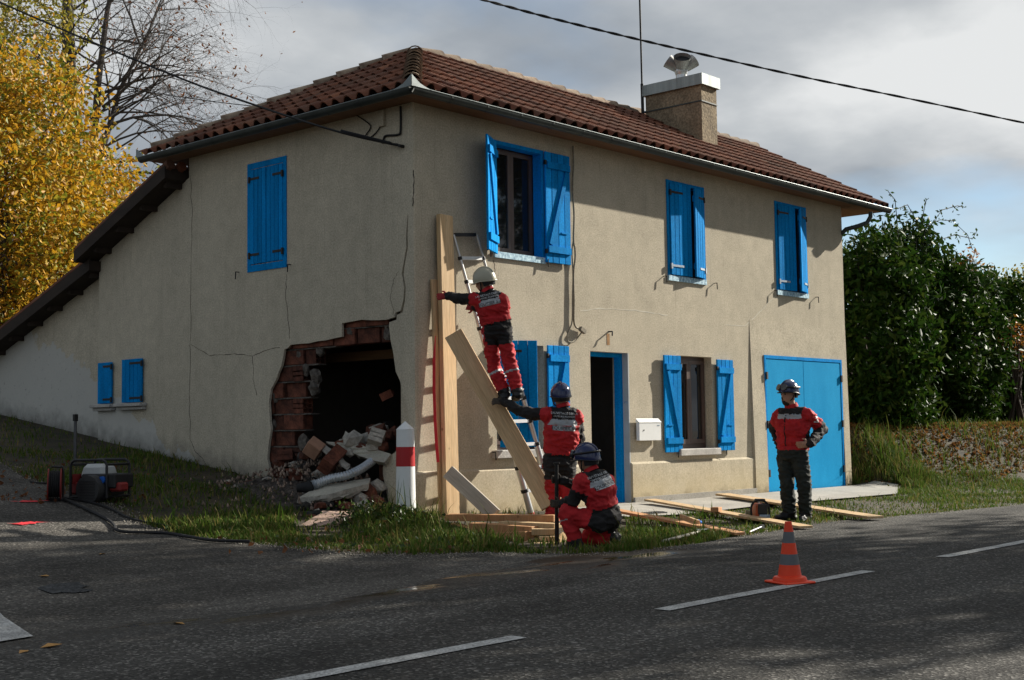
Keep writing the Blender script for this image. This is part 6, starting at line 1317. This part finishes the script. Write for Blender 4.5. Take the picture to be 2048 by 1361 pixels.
def project(P, bvh, name, verts, faces, c, x, y, n, m, off=0.005):
    """lay a flat figure given in the plane (x, y) onto the body along -n"""
    out = []; 
    for a, b in verts:
        o_ = Vector(c)+x*a+y*b+n*0.3; h = bvh.ray_cast(o_, -n, 0.6); out.append((h[0]+n*off) if h[0] is not None else o_-n*(0.3-off))
    me = bpy.data.meshes.new(name); L = wpos(P); me.from_pydata([tuple(v-L) for v in out], [], faces); me.materials.append(m); link(name, me, P)
def text2d(body, size):
    fc = bpy.data.curves.new('t', 'FONT'); fc.body = body; fc.size = size; fc.align_x = 'CENTER'; fc.align_y = 'CENTER'; fc.resolution_u = 2
    fo = bpy.data.objects.new('t', fc); COL.objects.link(fo); bpy.context.view_layer.update(); me = bpy.data.meshes.new_from_object(fo.evaluated_get(bpy.context.evaluated_depsgraph_get()))
    r = [(v.co.x, v.co.y) for v in me.vertices], [tuple(p.vertices) for p in me.polygons]; bpy.data.objects.remove(fo); bpy.data.meshes.remove(me); return r
def back_print(P, bvh, pel, nek, shl, shr, s, u0=.72, uy=.86, lines=True):
    up = (nek-pel).normalized(); x = (shr-shl); x = (x-up*x.dot(up)).normalized(); n = up.cross(x); n = -n if n.dot(-FW) < 0 and False else n
    n = x.cross(up); 
    L = (nek-pel).length; c = pel+up*(L*u0)
    gx, gy = 12, 3; w, h = .27*s, .052*s; vs = [(-w/2+w*i/gx, -h/2+h*j/gy) for j in range(gy+1) for i in range(gx+1)]; project(P, bvh, 'name_panel', vs, [(j*(gx+1)+i, j*(gx+1)+i+1, (j+1)*(gx+1)+i+1, (j+1)*(gx+1)+i) for j in range(gy) for i in range(gx)], c, x, up, n, mREFL, .006)
    v, f = text2d('EQUIPIER SD', .052*s); project(P, bvh, 'lettering', v, f, c, x, up, n, mCBLK, .009)
    if lines:
        for k, (t, sz) in enumerate((('SAUVETAGE DEBLAI', .036), ('SAPEURS POMPIERS', .030), ('GERS', .034))):
            v, f = text2d(t, sz*s); project(P, bvh, 'lettering', v, f, pel+up*(L*uy)-up*(k*.036*s-.03*s), x, up, n, mWTXT, .006)
def zone_rescue(sleeve=.5, patch=True, seat=True):
    def z(k, t, c, front):
        if k == 'head': return SKN
        if k == 'neck': return SKN
        if k == 'torso':
            if t > .80: return BLK
            if t > .70: return REF
            if t < .20 and seat and front < .02: return BLK
            return RED
        if k == 'ua': return RED if t < sleeve else BLK
        if k == 'fa': return BLK
        if k == 'th': return BLK if (seat and t < .28 and front < .03) else RED
        if k == 'sh': return REF if 0.02 < t < .19 else (BOO if t > .86 else RED)
        return BOO
    return z
def zone_stand(k, t, c, front):
    if k in ('head', 'neck'): return SKN
    if k == 'torso':
        if t < .07: return GRN
        if t > .86: return BLK
        if t > .76: return REF if front > .0 else BLK
        return RED
    if k == 'ua': return RED if t < .62 else BLK
    if k == 'fa': return BLK
    if k in ('th', 'sh'): return BOO if (k == 'sh' and t > .93) else GRN
    return BOO
Rr, Zz = CR.copy(), Vector((0, 0, 1)); Ff = Vector((FW.x, FW.y, 0)).normalized()
def joints(D, tab): return {k: at(x, y, D+d) for k, (x, y, d) in tab.items()}
# 1 the man on the ladder
D = 15.30
J = joints(D, dict(pel=(994, 660, .08), che=(987, 618, .06), nek=(976, 583, .06), hed=(965, 562, .08), shl=(958, 599, .04), shr=(1004, 602, .02), ell=(921, 598, .10), wrl=(896, 593, .22), elr=(985, 628, .34), wrr=(950, 617, .42),
                   hil=(980, 670, .10), hir=(1009, 669, .04), knl=(988, 738, .14), knr=(1021, 735, .06), anl=(1009, 786, .10), anr=(1036, 785, .02), tol=(1001, 798, .32), tor=(1030, 797, .24)))
J['lw'] = .93
loc = at(1022, 800, D+.1)
P, bv = person('rescuer in a cream helmet and red overalls on the ladder gripping the tall post', J, 0.93, Ff*.85-Rr*.5, zone_rescue(.45), -Rr*.8+Ff*.5-Zz*.25, Zz*.95-Rr*.3+Ff*.1, loc, group='rescue workers in red and black')
helmet(P, at(968, 556, D+.08), Zz*.93-Rr*.25-Ff*.05, -Rr*.85+Ff*.5-Zz*.15, mHWH, 0.98)
hand(P, J['wrl'], -Rr*1.0+Ff*.25, Ff*.7+Rr*.35+Zz*-.1, 1.0, -1, mGLR, curl=.6); hand(P, J['wrr'], -Rr*.7+Ff*.3+Zz*.2, Ff, 1.0, 1, mGLR, curl=1.2)
back_print(P, bv, J['pel'], J['nek'], J['shl'], J['shr'], .93, .70, .86)
# 2 the man holding the raking plank
D = 15.10
J = joints(D, dict(pel=(1119, 930, .02), che=(1123, 868, .0), nek=(1127, 815, .0), hed=(1122, 793, .02), shl=(1094, 829, -.03), shr=(1152, 833, .02), ell=(1049, 826, .06), wrl=(1008, 805, .20), elr=(1158, 882, .16), wrr=(1137, 892, .38),
                   hil=(1106, 940, .02), hir=(1134, 940, .02), knl=(1106, 1000, .06), knr=(1138, 1000, .0), anl=(1106, 1049, .0), anr=(1142, 1050, -.04), tol=(1098, 1060, .20), tor=(1142, 1061, .17)))
loc = at(1124, 1062, D)
P, bv = person('rescuer seen from behind in a dark blue helmet steadying the slanting plank', J, 0.98, Ff*.95-Rr*.2, zone_rescue(.22), -Rr*.25+Ff, Zz*.98, loc, group='rescue workers in red and black')
helmet(P, at(1121, 786, D+.02), Zz*.99-Rr*.05, Ff-Rr*.25, mHBL, 0.98)
hand(P, J['wrl'], -Rr*.9+Ff*.1+Zz*.15, Ff*.8-Zz*.5, 1.05, -1, mGLK, curl=.9); hand(P, J['wrr'], Ff-Rr*.5, -Zz, 1.0, 1, mGLK)
back_print(P, bv, J['pel'], J['nek'], J['shl'], J['shr'], .98, .655, .86)
# 3 the crouching man
D = 13.55
J = joints(D, dict(pel=(1212, 1034, .0), che=(1198, 985, .0), nek=(1184, 943, .02), hed=(1173, 919, .05), shl=(1163, 963, -.10), shr=(1216, 962, .10), ell=(1148, 1000, -.08), wrl=(1124, 1010, .10), elr=(1180, 985, .32), wrr=(1126, 962, .25),
                   hil=(1199, 1046, -.10), hir=(1222, 1044, .10), knl=(1133, 1027, -.05), knr=(1178, 1074, .16), anl=(1152, 1088, -.08), anr=(1228, 1078, .12), tol=(1126, 1101, -.04), tor=(1238, 1104, .10)))
J['heel'] = 'r'
loc = at(1190, 1106, D)
P, bv = person('rescuer crouching with one knee up, blue helmet, holding the black bar', J, 0.97, -Rr*.7+Ff*.65, zone_rescue(.5), -Rr*.8+Ff*.55, Zz*.97-Rr*.12, loc, group='rescue workers in red and black')
helmet(P, at(1173, 911, D+.05), Zz*.98-Rr*.12, -Rr*.8+Ff*.55, mHBL, 1.0, goggles=True)
hand(P, J['wrl'], -Rr*.8+Zz*.1, Ff*.8+Rr*.2, 1.0, -1, mGLK, curl=1.3); hand(P, J['wrr'], -Rr*.8+Zz*.1, -Ff*.6, 1.0, 1, mGLK, curl=1.3)
back_print(P, bv, J['pel'], J['nek'], J['shl'], J['shr'], .97, .66, .84)
# 4 the man standing by the garage door
gpt = G(1592, 1041); D = (gpt-CAM).dot(FW)
J = joints(D, dict(pel=(1586, 905, .0), che=(1585, 856, .0), nek=(1583, 815, .0), hed=(1577, 791, -.01), shl=(1614, 830, -.10), shr=(1559, 832, .10), ell=(1644, 859, .10), wrl=(1620, 889, -.24), elr=(1548, 855, .30), wrr=(1560, 893, .24),
                   hil=(1598, 915, -.06), hir=(1572, 915, .06), knl=(1609, 970, -.12), knr=(1574, 970, .0), anl=(1611, 1026, -.04), anr=(1579, 1026, .03), tol=(1601, 1040, -.20), tor=(1558, 1036, -.06)))
loc = gpt
P, bv = person('rescuer standing hands on hips before the blue garage door in dark trousers', J, 1.06, -Rr*.7-Ff*.65, zone_stand, -Rr*.8-Ff*.55-Zz*.05, Zz, loc, group='rescue workers in red and black')
helmet(P, at(1578, 780, D), Zz, -Rr*.8-Ff*.55, mHBL, 0.98, goggles=True)
hand(P, J['wrl'], -Rr*.95+Ff*.12-Zz*.08, Ff*.9+Zz*.1, 1.05, -1, mSKIN, 'hand', .35); hand(P, J['wrr'], Rr*.7-Ff*.2-Zz*.2, -Ff*.9, 1.0, 1, mSKIN, 'hand', .7)
up_ = (J['nek']-J['pel']).normalized(); zf_ = (-Rr*.7-Ff*.65).normalized(); zx = up_.cross(zf_).normalized()
project(P, bv, 'zip', [(a, b) for b in [i*.03 for i in range(15)] for a in (-.008, .008)], [(2*i, 2*i+1, 2*i+3, 2*i+2) for i in range(14)], J['pel']+up_*.05, zx, up_, zf_, mCBLK, .004)
n_ = (J['shl']-J['nek']); n_.z = 0; n_.normalize(); n_ = (n_-Ff*.5).normalized(); project(P, bv, 'sleeve_badge', [(-.035, -.04), (.035, -.04), (.035, .04), (-.035, .04)], [(0, 1, 2, 3)], lerp(J['shl'], J['ell'], .32), n_.cross(Zz), Zz, n_, mWTXT, .006)
